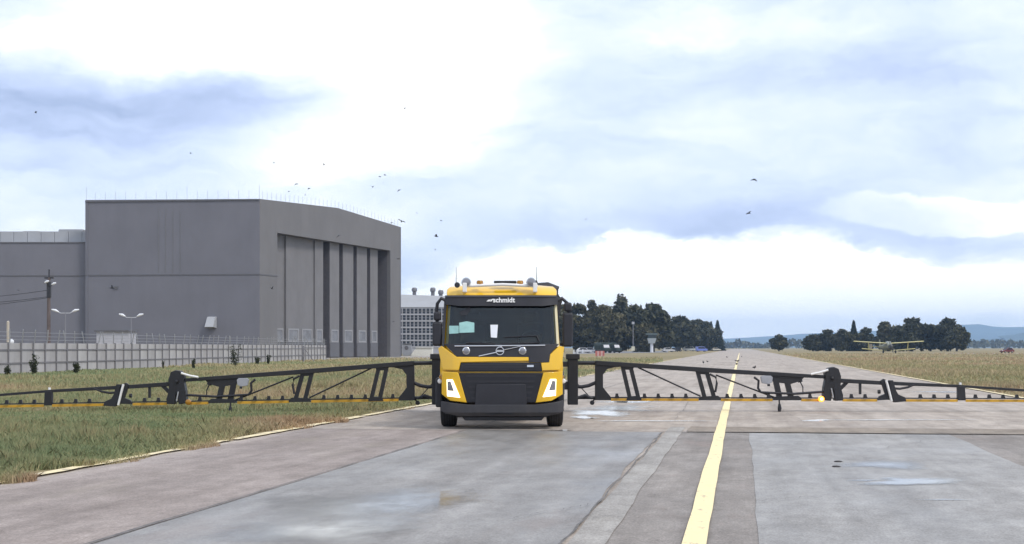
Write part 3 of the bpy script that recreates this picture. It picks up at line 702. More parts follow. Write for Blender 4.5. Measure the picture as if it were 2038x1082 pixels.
# ------------------------------------------------------------------ utility pole and lamps
wood = mat('creosoted_wood', (.12, .095, .09), .9, var=.25, scale=2)
blackm = mat('dark_iron', (.03, .03, .035), .6, var=.2)
lampw = mat('lamp_head_white', (.72, .73, .75), .4, var=.04)
UP = 118.0; us = F / UP
pole = empty('utility_pole', P(97, 691, UP) - Vector((0, 0, CAMZ))); tag(pole, 'brown wooden utility pole with crossarm cables and two white lamp heads', 'pole')
zt_ = CAMZ + (691 - 536) / us
MB().path([(0, 0, 0), (0, 0, zt_ * .6), (.03, 0, zt_ - .6)], [.17, .14, .11], 10).build('shaft', wood, pole, smooth=40)
MB().path([(.03, 0, zt_ - .62), (.03, 0, zt_)], .06, 6).build('top_spike', blackm, pole)
MB().box(-.32, .38, -.08, .08, zt_ - .72, zt_ - .60).build('crossarm', blackm, pole)
MB().box(-.12, .18, -.16, .10, zt_ - 2.2, zt_ - .95).build('switch_box', blackm, pole, bevel=.02)
for dx, dz in ((-.05, -1.0), (.5, -1.15)):
    MB().path([(0, -.1, zt_ - 1.35), (dx * .6, -.3, zt_ - 1.2 + (dz + 1.05)), (dx, -.5, zt_ + dz)], .025, 6).build('lamp_arm', blackm, pole)
    MB().path([(dx - .12, -.5, zt_ + dz - .05), (dx + .05, -.52, zt_ + dz + .02), (dx + .22, -.55, zt_ + dz + .08)], [.05, .10, .06], 8).build('lamp_head', lampw, pole, smooth=50)
for y0, y1 in ((577, 586), (592, 602), (590, 597)):
    p = [( (k_ / 6.0 * -9.0) , -k_ / 6.0 * 6, CAMZ + (691 - y0) / us + ((691 - y1) - (691 - y0)) / us * (k_ / 6.0) * 1.9 - .35 * math.sin(k_ / 6.0 * math.pi)) for k_ in range(7)]
    MB().path(p, .022, 4).build('cable', blackm, pole)
def street_lamp(px, py, Y, spread, label):
    s = F / Y; e_ = empty('street_lamp', P(px, 691, Y) - Vector((0, 0, CAMZ))); z = CAMZ + (691 - py) / s
    tag(e_, label, 'street lamp', 'twin headed street lamps behind the fence')
    MB().path([(0, 0, 0), (0, 0, z - .25)], [.06, .04], 8).build('shaft', mat_lamp, e_)
    for sgn in (-1, 1):
        w = spread / s / 2
        MB().path([(0, 0, z - .26), (sgn * w * .35, 0, z - .27), (sgn * w * .75, 0, z - .08)], .022, 6).build('arm', lampw, e_)
        MB().path([(sgn * w * .5, 0, z - .16), (sgn * w * .75, 0, z - .02), (sgn * w * 1.05, 0, z + .06)], [.05, .13, .06], 8).build('lamp_head', lampw, e_, smooth=50)
mat_lamp = mat('lamp_post_grey', (.20, .20, .22), .5, var=.08)
street_lamp(130, 617, 140, 52, 'twin headed street lamp beside the wooden utility pole')
street_lamp(261, 626, 146, 46, 'twin headed street lamp rising above the pale shed')
po = MB(); po.lathe([(.10, 0), (.10, CAMZ + 51 / (F / 105)), (.02, CAMZ + 53 / (F / 105))], (0, 0, 0), 'z', 8)
tag(po.build('marker_post', mat('pale_wood', (.45, .40, .33), .8), None, loc=P(16, 691, 105) - Vector((0, 0, CAMZ))), 'slim pale post rising above the concrete fence', 'post')
gl = MB(); gl.lathe([(.03, 0), (.03, 1.75), (.05, 1.78), (.14, 1.86), (.17, 1.98), (.14, 2.1), (.04, 2.16)], (0, 0, 0), 'z', 12)
tag(gl.build('globe_lamp', lampw, None, smooth=50, loc=P(23, 691, 100) - Vector((0, 0, CAMZ))), 'small white globe lamp peeking over the concrete fence', 'lamp')

# ------------------------------------------------------------------ parked vehicles and small structures far off
glassd = mat('car_glass', (.02, .022, .026), .08, var=.05)
tyrem = mat('tyre_rubber', (.022, .022, .023), .85, var=.2, scale=8)
rimm = mat('wheel_rim', (.30, .30, .31), .4, .6)
def car(name, loc, rz, col, label, cat='car', group=None, L_=4.3, h=1.5, van=False, W_=1.75):
    e_ = empty(name, loc, rz); tag(e_, label, cat, group)
    pm = mat(name + '_paint', col, .35, var=.05, coat=.4)
    if van: prof = [(-L_/2, .35), (L_/2, .35), (L_/2, .95), (L_/2 - .55, 1.1), (L_/2 - 1.3, h), (-L_/2 + .1, h), (-L_/2, 1.0)]
    else: prof = [(-L_/2, .35), (L_/2, .35), (L_/2, .72), (L_/2 - 1.1, .9), (L_/2 - 1.85, h), (-L_/2 + 1.0, h), (-L_/2 + .3, .95), (-L_/2, .85)]
    MB().prism(prof, -W_/2, W_/2).build('body', pm, e_, bevel=.05)
    if van: wp = [(L_/2 - .72, 1.12), (L_/2 - 1.35, h - .12), (-L_/2 + .5, h - .12), (-L_/2 + .5, 1.12)]
    else: wp = [(L_/2 - 1.25, .93), (L_/2 - 1.9, h - .08), (-L_/2 + 1.05, h - .08), (-L_/2 + .55, .95)]
    for sy in (-1, 1): MB().prism(wp, sy * (W_/2 + .004), sy * (W_/2 - .05)).build('side_window', glassd, e_)
    x1, z1, x2, z2 = (L_/2 - .55, 1.13, L_/2 - 1.25, h - .06) if van else (L_/2 - 1.13, .94, L_/2 - 1.8, h - .05)
    for a_, b_, c_, d_ in ((x1, z1, x2, z2),):
        MB().hexa([(a_ + .0, -W_/2 + .12, b_), (a_ + .0, W_/2 - .12, b_), (a_ + .03, W_/2 - .12, b_ + .02), (a_ + .03, -W_/2 + .12, b_ + .02), (c_, -W_/2 + .2, d_), (c_, W_/2 - .2, d_), (c_ + .03, W_/2 - .2, d_ + .02), (c_ + .03, -W_/2 + .2, d_ + .02)]).build('windscreen', glassd, e_)
    for sx in (-1, 1):
        for sy in (-1, 1):
            w = MB(); w.lathe([(.2, -.1), (.31, -.09), (.33, -.05), (.33, .05), (.31, .09), (.2, .1)], (sx * L_ * .31, sy * (W_/2 - .1), .33), 'y', 16); wo = w.build('wheel', tyrem, e_)
            w = MB(); w.lathe([(.19, -.012), (.19, .012)], (sx * L_ * .31, sy * (W_/2 + .008), .33), 'y', 12); w.build('rim', rimm, wo)
    for sy in (-1, 1): MB().box(L_/2 - .02, L_/2 + .02, sy * W_ * .36 - .15, sy * W_ * .36 + .15, .6, .74).build('headlight', lampw, e_)
    return e_
PG = 'vehicles parked before the trees'
def atp(px, Y): return P(px, HY, Y) - Vector((0, 0, CAMZ))
car('parked_car', atp(2004, 430), R(200), (.14, .018, .02), 'small dark red car crossing the dry field by the pale track', 'car', None, 3.9)
car('parked_car', atp(1162, 420), R(8), (.50, .50, .52), 'pale silver car parked nearest the truck mirror under the trees', 'car', PG)
car('parked_car', atp(1176, 450), R(8), (.30, .31, .34), 'grey car parked between the silver car and the tarpaulin trucks', 'car', PG)
car('parked_car', atp(1346, 560), R(40), (.012, .012, .015), 'black car parked below the wide dark tree', 'car', PG)
car('parked_van', atp(1372, 640), R(10), (.55, .56, .55), 'long low white van parked beside the blue van', 'van', PG, 5.2, 2.0, True)
car('parked_van', atp(1396, 560), R(14), (.14, .19, .55), 'small blue van parked by the end of the grass', 'van', PG, 4.2, 1.9, True)
car('parked_car', atp(1330, 520), R(15), (.55, .55, .56), 'white car parked beside the foot of the watch tower', 'car', PG)
car('parked_car', atp(1425, 700), R(20), (.58, .55, .48), 'cream car parked below the pointed conifers', 'car', PG)
canv = mat('dark_green_tarpaulin', (.022, .034, .030), .8, var=.2); pane = mat('pale_reflective_panel', (.55, .54, .56), .25)
def army_truck(px, Y, rz, label):
    e_ = empty('covered_truck', atp(px, Y), rz); tag(e_, label, 'truck', PG)
    hoop = [(-1.2, .95), (1.2, .95), (1.2, 2.2), (.9, 2.75), (.4, 2.95), (-.4, 2.95), (-.9, 2.75), (-1.2, 2.2)]
    m = MB(); n = len(hoop)
    m.add([(-2.2, y, z) for y, z in hoop] + [(1.2, y, z) for y, z in hoop], [tuple(range(n)), tuple(range(2 * n - 1, n - 1, -1))] + [(i, n + i, n + (i + 1) % n, (i + 1) % n) for i in range(n)])
    m.build('tarpaulin', canv, e_)
    MB().prism([(1.25, .6), (3.2, .6), (3.25, 1.35), (2.4, 1.5), (2.1, 2.35), (1.25, 2.4)], -1.05, 1.05).build('cab', canv, e_, bevel=.06)
    MB().hexa([(2.45, -.95, 1.52), (2.45, .95, 1.52), (2.5, .95, 1.55), (2.5, -.95, 1.55), (2.14, -.9, 2.3), (2.14, .9, 2.3), (2.19, .9, 2.33), (2.19, -.9, 2.33)]).build('windscreen', pane, e_)
    MB().box(-2.1, 3.0, -.5, .5, .45, .93).build('chassis', blackm, e_)
    for x in (-1.5, 2.3):
        for sy in (-1, 1):
            MB().lathe([(.3, -.14), (.47, -.12), (.5, 0), (.47, .12), (.3, .14)], (x, sy * .95, .5), 'y', 16).build('wheel', tyrem, e_)
    return e_
army_truck(1198, 425, R(-60), 'dark tarpaulin covered truck with a pale sloping windscreen')
army_truck(1217, 430, R(-52), 'second dark tarpaulin covered truck beside the grey service road')
tw = empty('watch_tower', atp(1297, 470)); tag(tw, 'small watch tower with white column and dark flat roof', 'tower')
ts = F / 470.0; q = lambda py: CAMZ + (691 - py) / ts
whitet = mat('tower_white', (.62, .63, .66), .6); greent = mat('tower_green_roof', (.09, .12, .12), .6)
MB().lathe([(.5, 0), (.45, q(683))], (0, 0, 0), 'z', 12).build('column', whitet, tw)
MB().hexa([(-.9, -.9, q(683)), (.9, -.9, q(683)), (.9, .9, q(683)), (-.9, .9, q(683)), (-1.35, -1.35, q(673)), (1.35, -1.35, q(673)), (1.35, 1.35, q(673)), (-1.35, 1.35, q(673))]).build('cabin', mat('tower_cabin', (.42, .45, .46), .6), tw)
MB().box(-1.25, 1.25, -1.25, 1.25, q(673) + .01, q(666)).build('glazing', mat('tower_glass', (.03, .045, .045), .15), tw)
MB().box(-1.75, 1.75, -1.75, 1.75, q(666) + .01, q(663)).build('roof', greent, tw)
lp = empty('lamp_post', atp(1260, 455)); tag(lp, 'tall thin lamp post before the dark trees beside the tower', 'lamp post')
MB().path([(0, 0, 0), (0, 0, 8.6)], [.14, .09], 8).build('shaft', mat_lamp, lp)
MB().box(-.4, .4, -.25, .25, 8.6, 9.3).build('lamp_head', paleg, lp, bevel=.05)
MB().box(-.5, .5, -.3, .3, .6, 1.9).build('control_box', mat('cream_box', (.55, .52, .40), .7), lp)
bl = [(1150, 705), (1142, 706), (1160, 703)]
b0 = None
for i, (px, py) in enumerate(bl):
    if b0 is None: b0 = MB().lathe([(.11, 0), (.11, .95), (.13, 1.0), (.09, 1.12)], (0, 0, 0), 'z', 10).build('bollard', lampw); o = b0
    else: o = b0.copy(); C.objects.link(o)
    o.location = G(px, py); tag(o, 'short white bollard in the grass beyond the truck mirror', 'bollard', 'white bollards in the grass')
mk = empty('marker_board', G(1194, 711)); tag(mk, 'faded red and white marker board standing in the grass', 'sign'); k = 4800 / 20.0 / F
redf = mat('faded_red_paint', (.42, .13, .12), .8, var=.25, scale=3)
for i in range(5): MB().box(-9 * k + i * 3.6 * k, -9 * k + (i + 1) * 3.6 * k - .003, -.03, .03, 3 * k, 13 * k).build('board', redf if i % 2 == 0 else mat('faded_white_red_%d' % i, (.5, .33, .32), .8, var=.2), mk)
for sx in (-1, 1): MB().box(sx * 6 * k - .04, sx * 6 * k + .04, .031, .09, 0, 13 * k).build('leg', wood, mk)

# ------------------------------------------------------------------ biplane
bp = empty('biplane', atp(1772, 392)); tag(bp, 'pale yellow biplane parked nose on in the dry field', 'aeroplane')
bs = F / 392.0; bq = lambda py: CAMZ + (691 - py) / bs
wingm = mat('biplane_wing_cream', (.48, .43, .18), .5, var=.08); nosem = mat('biplane_nose_dark', (.05, .05, .05), .5); fusm = mat('biplane_body_olive', (.18, .18, .12), .6)
def wing(half, z0, z1, chord, y):
    for sx in (-1, 1):
        m = MB(); rows = []
        n = 6
        for i in range(n + 1):
            t = i / n; x = sx * (.55 + (half - .55) * t); z = z0 + (z1 - z0) * t; c = chord * (1 - .12 * t)
            if i == n: c *= .75
            rows.append([(x, y, z), (x, y + c * .25, z + .17), (x, y + c, z + .02), (x, y + c * .3, z - .09)])
        v = [p for r in rows for p in r]; fs = []
        for i in range(n):
            for j in range(4): fs.append((i * 4 + j, i * 4 + (j + 1) % 4, (i + 1) * 4 + (j + 1) % 4, (i + 1) * 4 + j))
        fs += [(0, 1, 2, 3), tuple(n * 4 + j for j in range(4))]
        m.add(v, fs).build('wing', wingm, bp, smooth=50)
wing(9.1, bq(683), bq(679), 2.4, 1.2); wing(6.9, bq(698.2), bq(693.8), 2.0, 1.5)
fz = bq(690)
MB().lathe([(.25, -.6), (.62, -.35), (.78, 0), (.80, .9), (.95, 2.5), (.9, 5), (.35, 11.5)], (0, 0, fz), 'y', 18).build('fuselage', fusm, bp, smooth=50)
MB().lathe([(.15, -.75), (.55, -.62), (.66, -.37)], (0, 0, fz), 'y', 16).build('engine_cowl', nosem, bp, smooth=50)
MB().hexa([(-.55, .9, fz + .6), (.55, .9, fz + .6), (.6, 3, fz + .7), (-.6, 3, fz + .7), (-.4, 1.4, fz + 1.5), (.4, 1.4, fz + 1.5), (.45, 3, fz + 1.4), (-.45, 3, fz + 1.4)]).build('cockpit', mat('biplane_cockpit', (.25, .27, .25), .2), bp)
for a in (20, 110, 200, 290):
    ca, sa = math.cos(R(a)), math.sin(R(a))
    m = MB(); m.hexa([(ca * .1 - sa * .08, -.82, fz + sa * .1 + ca * .08), (ca * .1 + sa * .08, -.82, fz + sa * .1 - ca * .08), (ca * .1 + sa * .08, -.78, fz + sa * .1 - ca * .08), (ca * .1 - sa * .08, -.78, fz + sa * .1 + ca * .08),
            (ca * 1.7 - sa * .06, -.84, fz + sa * 1.7 + ca * .06), (ca * 1.7 + sa * .06, -.84, fz + sa * 1.7 - ca * .06), (ca * 1.7 + sa * .06, -.80, fz + sa * 1.7 - ca * .06), (ca * 1.7 - sa * .06, -.80, fz + sa * 1.7 + ca * .06)])
    m.build('propeller_blade', nosem, bp)
for sx in (-1, 1):
    MB().path([(sx * 5.0, 2.2, bq(697) + .1), (sx * 5.2, 2.2, bq(681))], [.09, .09], 6, 1.6).build('wing_strut', wingm, bp)
    MB().path([(sx * .5, 1.2, fz - .6), (sx * 1.5, 1.0, .45)], .08, 6).build('gear_leg', fusm, bp)
    MB().lathe([(.2, -.15), (.42, -.12), (.45, 0), (.42, .12), (.2, .15)], (sx * 1.6, 1.0, .45), 'x', 14).build('wheel', tyrem, bp)
MB().prism([(-5.2, bq(697)), (-4.2, bq(697)), (-4.1, bq(684)), (-5.2, bq(684))], 2.4, 2.5).build('control_lock_board', mat('pale_board', (.42, .38, .34), .8), bp)
MB().hexa([(-.05, 10.2, fz), (.05, 10.2, fz), (.05, 12, fz), (-.05, 12, fz), (-.05, 10.9, fz + 2), (.05, 10.9, fz + 2), (.05, 12, fz + 2), (-.05, 12, fz + 2)]).build('fin', fusm, bp)
MB().box(-3.2, 3.2, 10.4, 11.8, fz + .1, fz + .2).build('tailplane', wingm, bp)
# ------------------------------------------------------------------ sprayer truck
TX, TY = -.204, 29.2
truck = empty('sprayer_truck', (TX, TY, 0)); tag(truck, 'yellow and black de-icing sprayer truck with long folding spray booms spread wide', 'truck')
yellow = mat('truck_yellow_paint', (.80, .47, .008), .30, var=.03, scale=1.5, coat=.6, dirt=((.50, .32, .06), .40, 2.6))
plast = mat('truck_black_plastic', (.016, .016, .022), .55, var=.15, scale=4, dirt=((.035, .033, .034), .3, 3.0))
plast2 = mat('truck_dark_grille', (.009, .009, .014), .45, var=.15, scale=4)
gplast = mat('truck_grey_plastic', (.040, .040, .046), .6, var=.12, scale=4, dirt=((.10, .09, .08), .3, 3.0))
chrome = mat('chrome_trim', (.62, .62, .63), .18, 1.0, var=.04)
boomm = mat('boom_black_steel', (.011, .011, .014), .5, var=.2, scale=3, dirt=((.026, .024, .024), .35, 2.5))
pipem = mat('boom_yellow_pipe', (.55, .30, .02), .5, var=.15, scale=2, dirt=((.30, .19, .06), .4, 1.5))
glass = mat('windscreen_glass', (.014, .020, .027), .05, var=.55, scale=1.6, spec=.32)
whitem = mat('bracket_white', (.75, .74, .72), .4, var=.05)
palem = mat('cab_pale_pillar', (.62, .56, .36), .5, var=.05)
paper = mat('white_paper', (.72, .74, .78), .8, var=.04); teal = mat('teal_paper', (.30, .52, .50), .8, var=.10, scale=9)
lampon = mat('headlight_lens_lit', (.85, .85, .82), .15, var=.03, emit=((1, .86, .56), 1.6))
lamphs = mat('headlight_housing', (.25, .25, .27), .2, .5, var=.2, scale=12)
amber = mat('amber_lens', (.35, .16, .01), .25, var=.1); amberlit = mat('amber_lamp_lit', (1, .4, .03), .3, emit=((1, .30, .015), 1.6)); ambercore = mat('amber_lamp_core', (1, .6, .1), .3, emit=((1, .62, .16), 5))
silver = mat('polished_lamp', (.55, .57, .6), .15, .8, var=.1)
def yf(x, z):
    y = float(np.interp(z, [.25, .34, .6, 1.2, 1.66, 2.44, 2.60, 2.68, 2.78, 2.86], [.10, .02, .0, .0, .06, .24, .27, .36, .55, .95]))
    return y + .17 * max(0, (abs(x) - .72) / .48) ** 2
def tpx(px, py, extra=0.0):
    """photo pixel -> truck local x, z on the cab's front surface"""
    y = 0.0; x = z = 0
    for _ in range(4):
        Y = TY + y + extra; x = (px - CX) * Y / F - TX; z = CAMZ - (py - HY) * Y / F; y = yf(x, z)
    return x, z
def panel(name, pxs_, m, proud=.0, thick=.06, parent=truck, bevel=.008, smooth=30):
    pts = [tpx(*p) for p in pxs_]
    bm = bmesh.new(); vs_ = [bm.verts.new((x, 0, z)) for x, z in pts]; fc = bm.faces.new(vs_)
    for xc in (-1.12, -1.02, -.9, -.75, -.5, .5, .75, .9, 1.02, 1.12):
        bmesh.ops.bisect_plane(bm, geom=bm.verts[:] + bm.edges[:] + bm.faces[:], plane_co=(xc, 0, 0), plane_no=(1, 0, 0))
    for zc in (.34, .6, 1.2, 1.66, 1.9, 2.2, 2.44, 2.6, 2.68, 2.78):
        bmesh.ops.bisect_plane(bm, geom=bm.verts[:] + bm.edges[:] + bm.faces[:], plane_co=(0, 0, zc), plane_no=(0, 0, 1))
    for v_ in bm.verts: v_.co.y = yf(v_.co.x, v_.co.z) - proud
    r = bmesh.ops.extrude_face_region(bm, geom=bm.faces[:])
    for g in r['geom']:
        if isinstance(g, bmesh.types.BMVert): g.co.y += thick
    bmesh.ops.recalc_face_normals(bm, faces=bm.faces)
    me = bpy.data.meshes.new(name); bm.to_mesh(me); bm.free(); me.materials.append(m)
    o = bpy.data.objects.new(name, me); C.objects.link(o); o.parent = parent
    me.shade_smooth(); me.set_sharp_from_angle(angle=R(smooth))
    if bevel:
        b = o.modifiers.new('bevel', 'BEVEL'); b.width = bevel; b.segments = 2; b.limit_method = 'ANGLE'; b.angle_limit = R(45)
    return o
# cab shell
def shell(levels, name, m, back, corner=.06):
    ring = 26; v = []; fs = []
    for z, hw, inset in levels:
        xs = [-hw + 2 * hw * i / (ring - 1) for i in range(ring)]
        for x in xs: v.append((x, yf(x * 1.05, z) + inset, z))
        v.append((hw, back - .15, z)); v.append((hw - .1, back, z)); v.append((-hw + .1, back, z)); v.append((-hw, back - .15, z))
    n = ring + 4
    for i in range(len(levels) - 1):
        for k in range(n):
            if abs(levels[i][0] - 1.662) < .001 and 1 <= k <= ring - 3: continue      # windscreen opening
            fs.append((i * n + k, i * n + (k + 1) % n, (i + 1) * n + (k + 1) % n, (i + 1) * n + k))
    fs.append(tuple(range(n))); fs.append(tuple(range((len(levels) - 1) * n, len(levels) * n)))
    return MB().add(v, fs).build(name, m, truck, smooth=35)
shell([(.95, 1.19, .06), (1.2, 1.20, .04), (1.45, 1.19, .03), (1.62, 1.14, .03), (1.662, 1.13, .03), (2.45, 1.085, .03), (2.58, 1.08, .03), (2.66, 1.075, .02), (2.72, 1.06, .05), (2.77, 1.0, .14), (2.80, .88, .30)], 'cab', yellow, 2.05)
panel('roof_front', [(889, 588), (889, 577), (897, 570), (930, 567), (1065, 567), (1100, 570), (1108, 577), (1108, 588)], yellow, .015, .25, bevel=.02)
def clear_glass():
    m = bpy.data.materials.new('windscreen_clear_glass'); m.use_nodes = True; t = m.node_tree; t.nodes.clear()
    o_ = t.nodes.new('ShaderNodeOutputMaterial'); tr_ = t.nodes.new('ShaderNodeBsdfTransparent'); gl_ = t.nodes.new('ShaderNodeBsdfGlossy'); fr_ = t.nodes.new('ShaderNodeFresnel'); ms = t.nodes.new('ShaderNodeMixShader')
    tr_.inputs[0].default_value = (.62, .72, .76, 1); gl_.inputs['Roughness'].default_value = .04; fr_.inputs[0].default_value = 1.5
    t.links.new(fr_.outputs[0], ms.inputs[0]); t.links.new(tr_.outputs[0], ms.inputs[1]); t.links.new(gl_.outputs[0], ms.inputs[2]); t.links.new(ms.outputs[0], o_.inputs[0]); return m
glassw = clear_glass(); cabin = mat('cab_interior_grey', (.035, .037, .042), .85, var=.15); seatm = mat('seat_fabric', (.020, .022, .028), .9, var=.2); dashm = mat('dashboard_plastic', (.025, .025, .028), .7)
for bx in ((-1.03, 1.03, 1.94, 1.97, 1.2, 2.55), (-1.045, -1.02, .35, 1.94, 1.2, 2.55), (1.02, 1.045, .35, 1.94, 1.2, 2.55), (-1.02, 1.02, .45, 1.93, 2.52, 2.55), (-1.02, 1.02, .2, 1.93, 1.2, 1.23)):
    MB().box(*bx).build('cab_lining', cabin, truck)
MB().prism([(-1.0, 1.24), (1.0, 1.24), (1.0, 1.64), (.85, 1.68), (.35, 1.68), (.2, 1.62), (-.9, 1.62), (-1.0, 1.6)], .30, .62).build('dashboard', dashm, truck, bevel=.02)
for sx in (-.58, .58):
    st_ = MB().box(sx - .26, sx + .26, 1.25, 1.45, 1.25, 2.10).build('seat', seatm, truck, bevel=.05); MB().box(sx - .14, sx + .14, 1.27, 1.40, 2.12, 2.32).build('headrest', seatm, st_, bevel=.04)
MB().path([(.58 + .23 * math.cos(t), .80 - .10 * math.sin(t), 1.74 + .20 * math.sin(t)) for t in np.linspace(0, 6.283, 25)], .018, 6).build('steering_wheel', dashm, truck, smooth=60)
panel('windscreen', [(887, 686), (892, 604), (1104, 604), (1109, 686)], glassw, .012, .008, bevel=.004)
for s0, s1 in (((884, 690), (889, 600)), ((1108, 690), (1103, 600))):
    sg = 1 if s0[0] > 1000 else -1
    panel('windscreen_pillar', [(s0[0], s0[1]), (s1[0], s1[1]), (s1[0] + sg * 5, s1[1]), (s0[0] + sg * 5, s0[1])], palem if sg > 0 else gplast, .018, .05, bevel=.004)
vis = panel('sun_visor', [(886, 606), (886, 588), (1110, 588), (1110, 606), (1080, 609), (915, 609)], plast, .10, .10, bevel=.02)
panel('visor_edge', [(889, 592), (889, 588), (1107, 588), (1107, 592)], gplast, .115, .03, parent=vis, bevel=.004)
panel('upper_grille_panel', [(884, 684), (1113, 684), (1095, 704), (1092.5, 720.5), (1052.5, 720.5), (1052.5, 710), (909, 709.5)], plast, .02, .06)
panel('bonnet_strip', [(872, 693), (879, 688), (909, 710), (1052, 710.5), (1052, 718), (917, 721), (913, 737), (881, 736)], yellow, .03, .07, bevel=.012)
panel('corner_panel', [(1123, 690), (1113, 688), (1095, 705), (1093, 721), (1077, 722), (1079, 737), (1114, 736), (1119, 720)], yellow, .03, .07, bevel=.012)
panel('upper_grille', [(917.5, 721.5), (1076.5, 721.5), (1078.5, 739), (913.5, 739)], plast2, .012, .05)
for k_ in range(3): panel('grille_slat', [(925, 724.5 + k_ * 4.6), (1068, 724.5 + k_ * 4.6), (1068, 726.6 + k_ * 4.6), (925, 726.6 + k_ * 4.6)], plast, .022, .03, bevel=0)
lg = panel('lower_grille', [(913, 742), (1080.5, 742), (1066, 801), (929, 801)], plast2, .008, .05)
for k_ in range(5): panel('grille_slat', [(927 + k_ * 2.6, 746 + k_ * 11), (1067 - k_ * 2.6, 746 + k_ * 11), (1066 - k_ * 2.6, 750 + k_ * 11), (928 + k_ * 2.6, 750 + k_ * 11)], plast, .018, .03, bevel=0)
panel('mounting_plate', [(948, 764), (1046, 764), (1049, 806), (945, 806)], plast, .045, .05, bevel=.01)
panel('headlight_panel', [(879.5, 739), (912, 741), (929, 801), (896, 797), (879, 784)], yellow, .032, .07, bevel=.012)
panel('headlight_panel', [(1119.5, 739), (1081.5, 741), (1066, 801), (1098, 797), (1120, 784)], yellow, .032, .07, bevel=.012)
for sg, pts, hs in ((-1, [(889, 755), (901, 755), (916, 791), (890, 788)], [(890.5, 759), (897, 758), (904, 778), (891, 777)]),
                    (1, [(1095, 754), (1107, 754), (1106, 787), (1080, 790)], [(1099, 757), (1105.5, 758), (1105, 776), (1092, 777)])):
    hl = panel('headlight', pts, lampon, .045, .05, bevel=.005)
    panel('projector', hs, lamphs, .052, .04, parent=hl, bevel=.004)
panel('bumper', [(878, 798), (896, 801), (930, 805), (1066, 805), (1100, 801), (1121, 797), (1122, 817), (1114, 822), (1086, 828), (916, 828), (886, 822), (878, 817)], gplast, .05, .30, bevel=.02)
panel('air_dam', [(919, 829), (1084, 829), (1078, 836.5), (925, 836.5)], plast2, -.02, .30, bevel=.01)
panel('number_plate_bar', [(970, 824), (1020, 824), (1020, 827), (970, 827)], gplast, .075, .03, bevel=0)
for px_ in (928, 1040):
    x, z = tpx(px_, 698); y = yf(x, z) - .02
    o = MB().lathe([(.075, .02), (.075, -.02), (.06, -.03)], (x, y, z), 'y', 20).build('round_lamp', chrome, truck, smooth=40)
    MB().lathe([(.055, .01), (.055, -.034), (.02, -.040)], (x, y, z), 'y', 18).build('lamp_lens', lamphs, o, smooth=40)
# emblem: ring with a slanting bar, and the bright lines
x, z = tpx(995, 698); y = yf(x, z) - .025
em = MB(); em.path([(x + .075 * math.cos(t), y - .01, z + .075 * math.sin(t)) for t in np.linspace(0, 6.283, 25)], .016, 6); em = em.build('emblem', chrome, truck, smooth=60)
MB().box(x - .06, x + .06, y - .012, y - .002, z - .018, z + .018).build('emblem_band', chrome, em)
def bar(p0, p1, r, m, name, off=.03, parent=truck):
    a = tpx(*p0); b_ = tpx(*p1); n = 8; pts = []
    for i in range(n + 1):
        t = i / n; xx_ = a[0] + (b_[0] - a[0]) * t; zz_ = a[1] + (b_[1] - a[1]) * t; pts.append((xx_, yf(xx_, zz_) - off, zz_))
    return MB().path(pts, r, 6).build(name, m, parent, smooth=60)
bar((905, 688.5), (1085, 687), .014, chrome, 'chrome_line', .032)
bar((953, 708.5), (988, 701), .012, chrome, 'emblem_bar', .032, em); bar((1003, 696), (1036, 689), .012, chrome, 'emblem_bar', .032, em)
panel('badge', [(1049, 726), (1062, 726), (1062, 730), (1049, 730)], silver, .03, .02, bevel=0)
bar((928, 682), (985, 684), .016, plast2, 'wiper', .03); bar((998, 684), (1072, 682), .016, plast2, 'wiper', .03); bar((1002, 671), (1068, 668), .012, plast2, 'wiper', .03); bar((1068, 668), (1074, 682), .012, plast2, 'wiper', .03)
panel('sticker', [(976, 646), (991, 646), (989, 672), (977, 671)], paper, .017, .004, bevel=0)
panel('sticker', [(894, 648), (913, 648), (913, 663), (894, 664)], teal, .017, .004, bevel=0)
panel('sticker', [(914, 642), (929, 639), (944, 642), (944, 661), (914, 662)], teal, .017, .004, bevel=0)
panel('mirror_glass_unit', [(914, 621), (936, 609), (936, 618), (929, 627), (918, 628)], plast2, .017, .006, bevel=0)
# lettering on the visor
def lettering(txt, px, py, size, m, parent, name='lettering', shear=0.0, proud=.118):
    cu = bpy.data.curves.new(name, 'FONT'); cu.body = txt; cu.size = size; cu.extrude = .002; cu.align_x = 'CENTER'; cu.align_y = 'CENTER'; cu.shear = shear; cu.offset = .004
    o = bpy.data.objects.new(name, cu); C.objects.link(o); cu.materials.append(m); o.parent = parent
    x, z = tpx(px, py); o.location = (x, yf(x, z) - proud, z); o.rotation_euler = (R(80), 0, 0)
    me = bpy.data.meshes.new_from_object(o); n_ = bpy.data.objects.new(name, me); C.objects.link(n_); n_.parent = parent; n_.location = o.location; n_.rotation_euler = o.rotation_euler
    bpy.data.objects.remove(o); return n_
lettering('schmidt', 1003, 597.5, .135, whitem, vis)
panel('logo_stroke', [(968, 600), (974, 600), (978, 596), (972, 596.5)], whitem, .118, .01, parent=vis, bevel=0)
panel('logo_stroke', [(975, 600), (978, 600), (983, 594.5), (979, 595)], whitem, .118, .01, parent=vis, bevel=0)
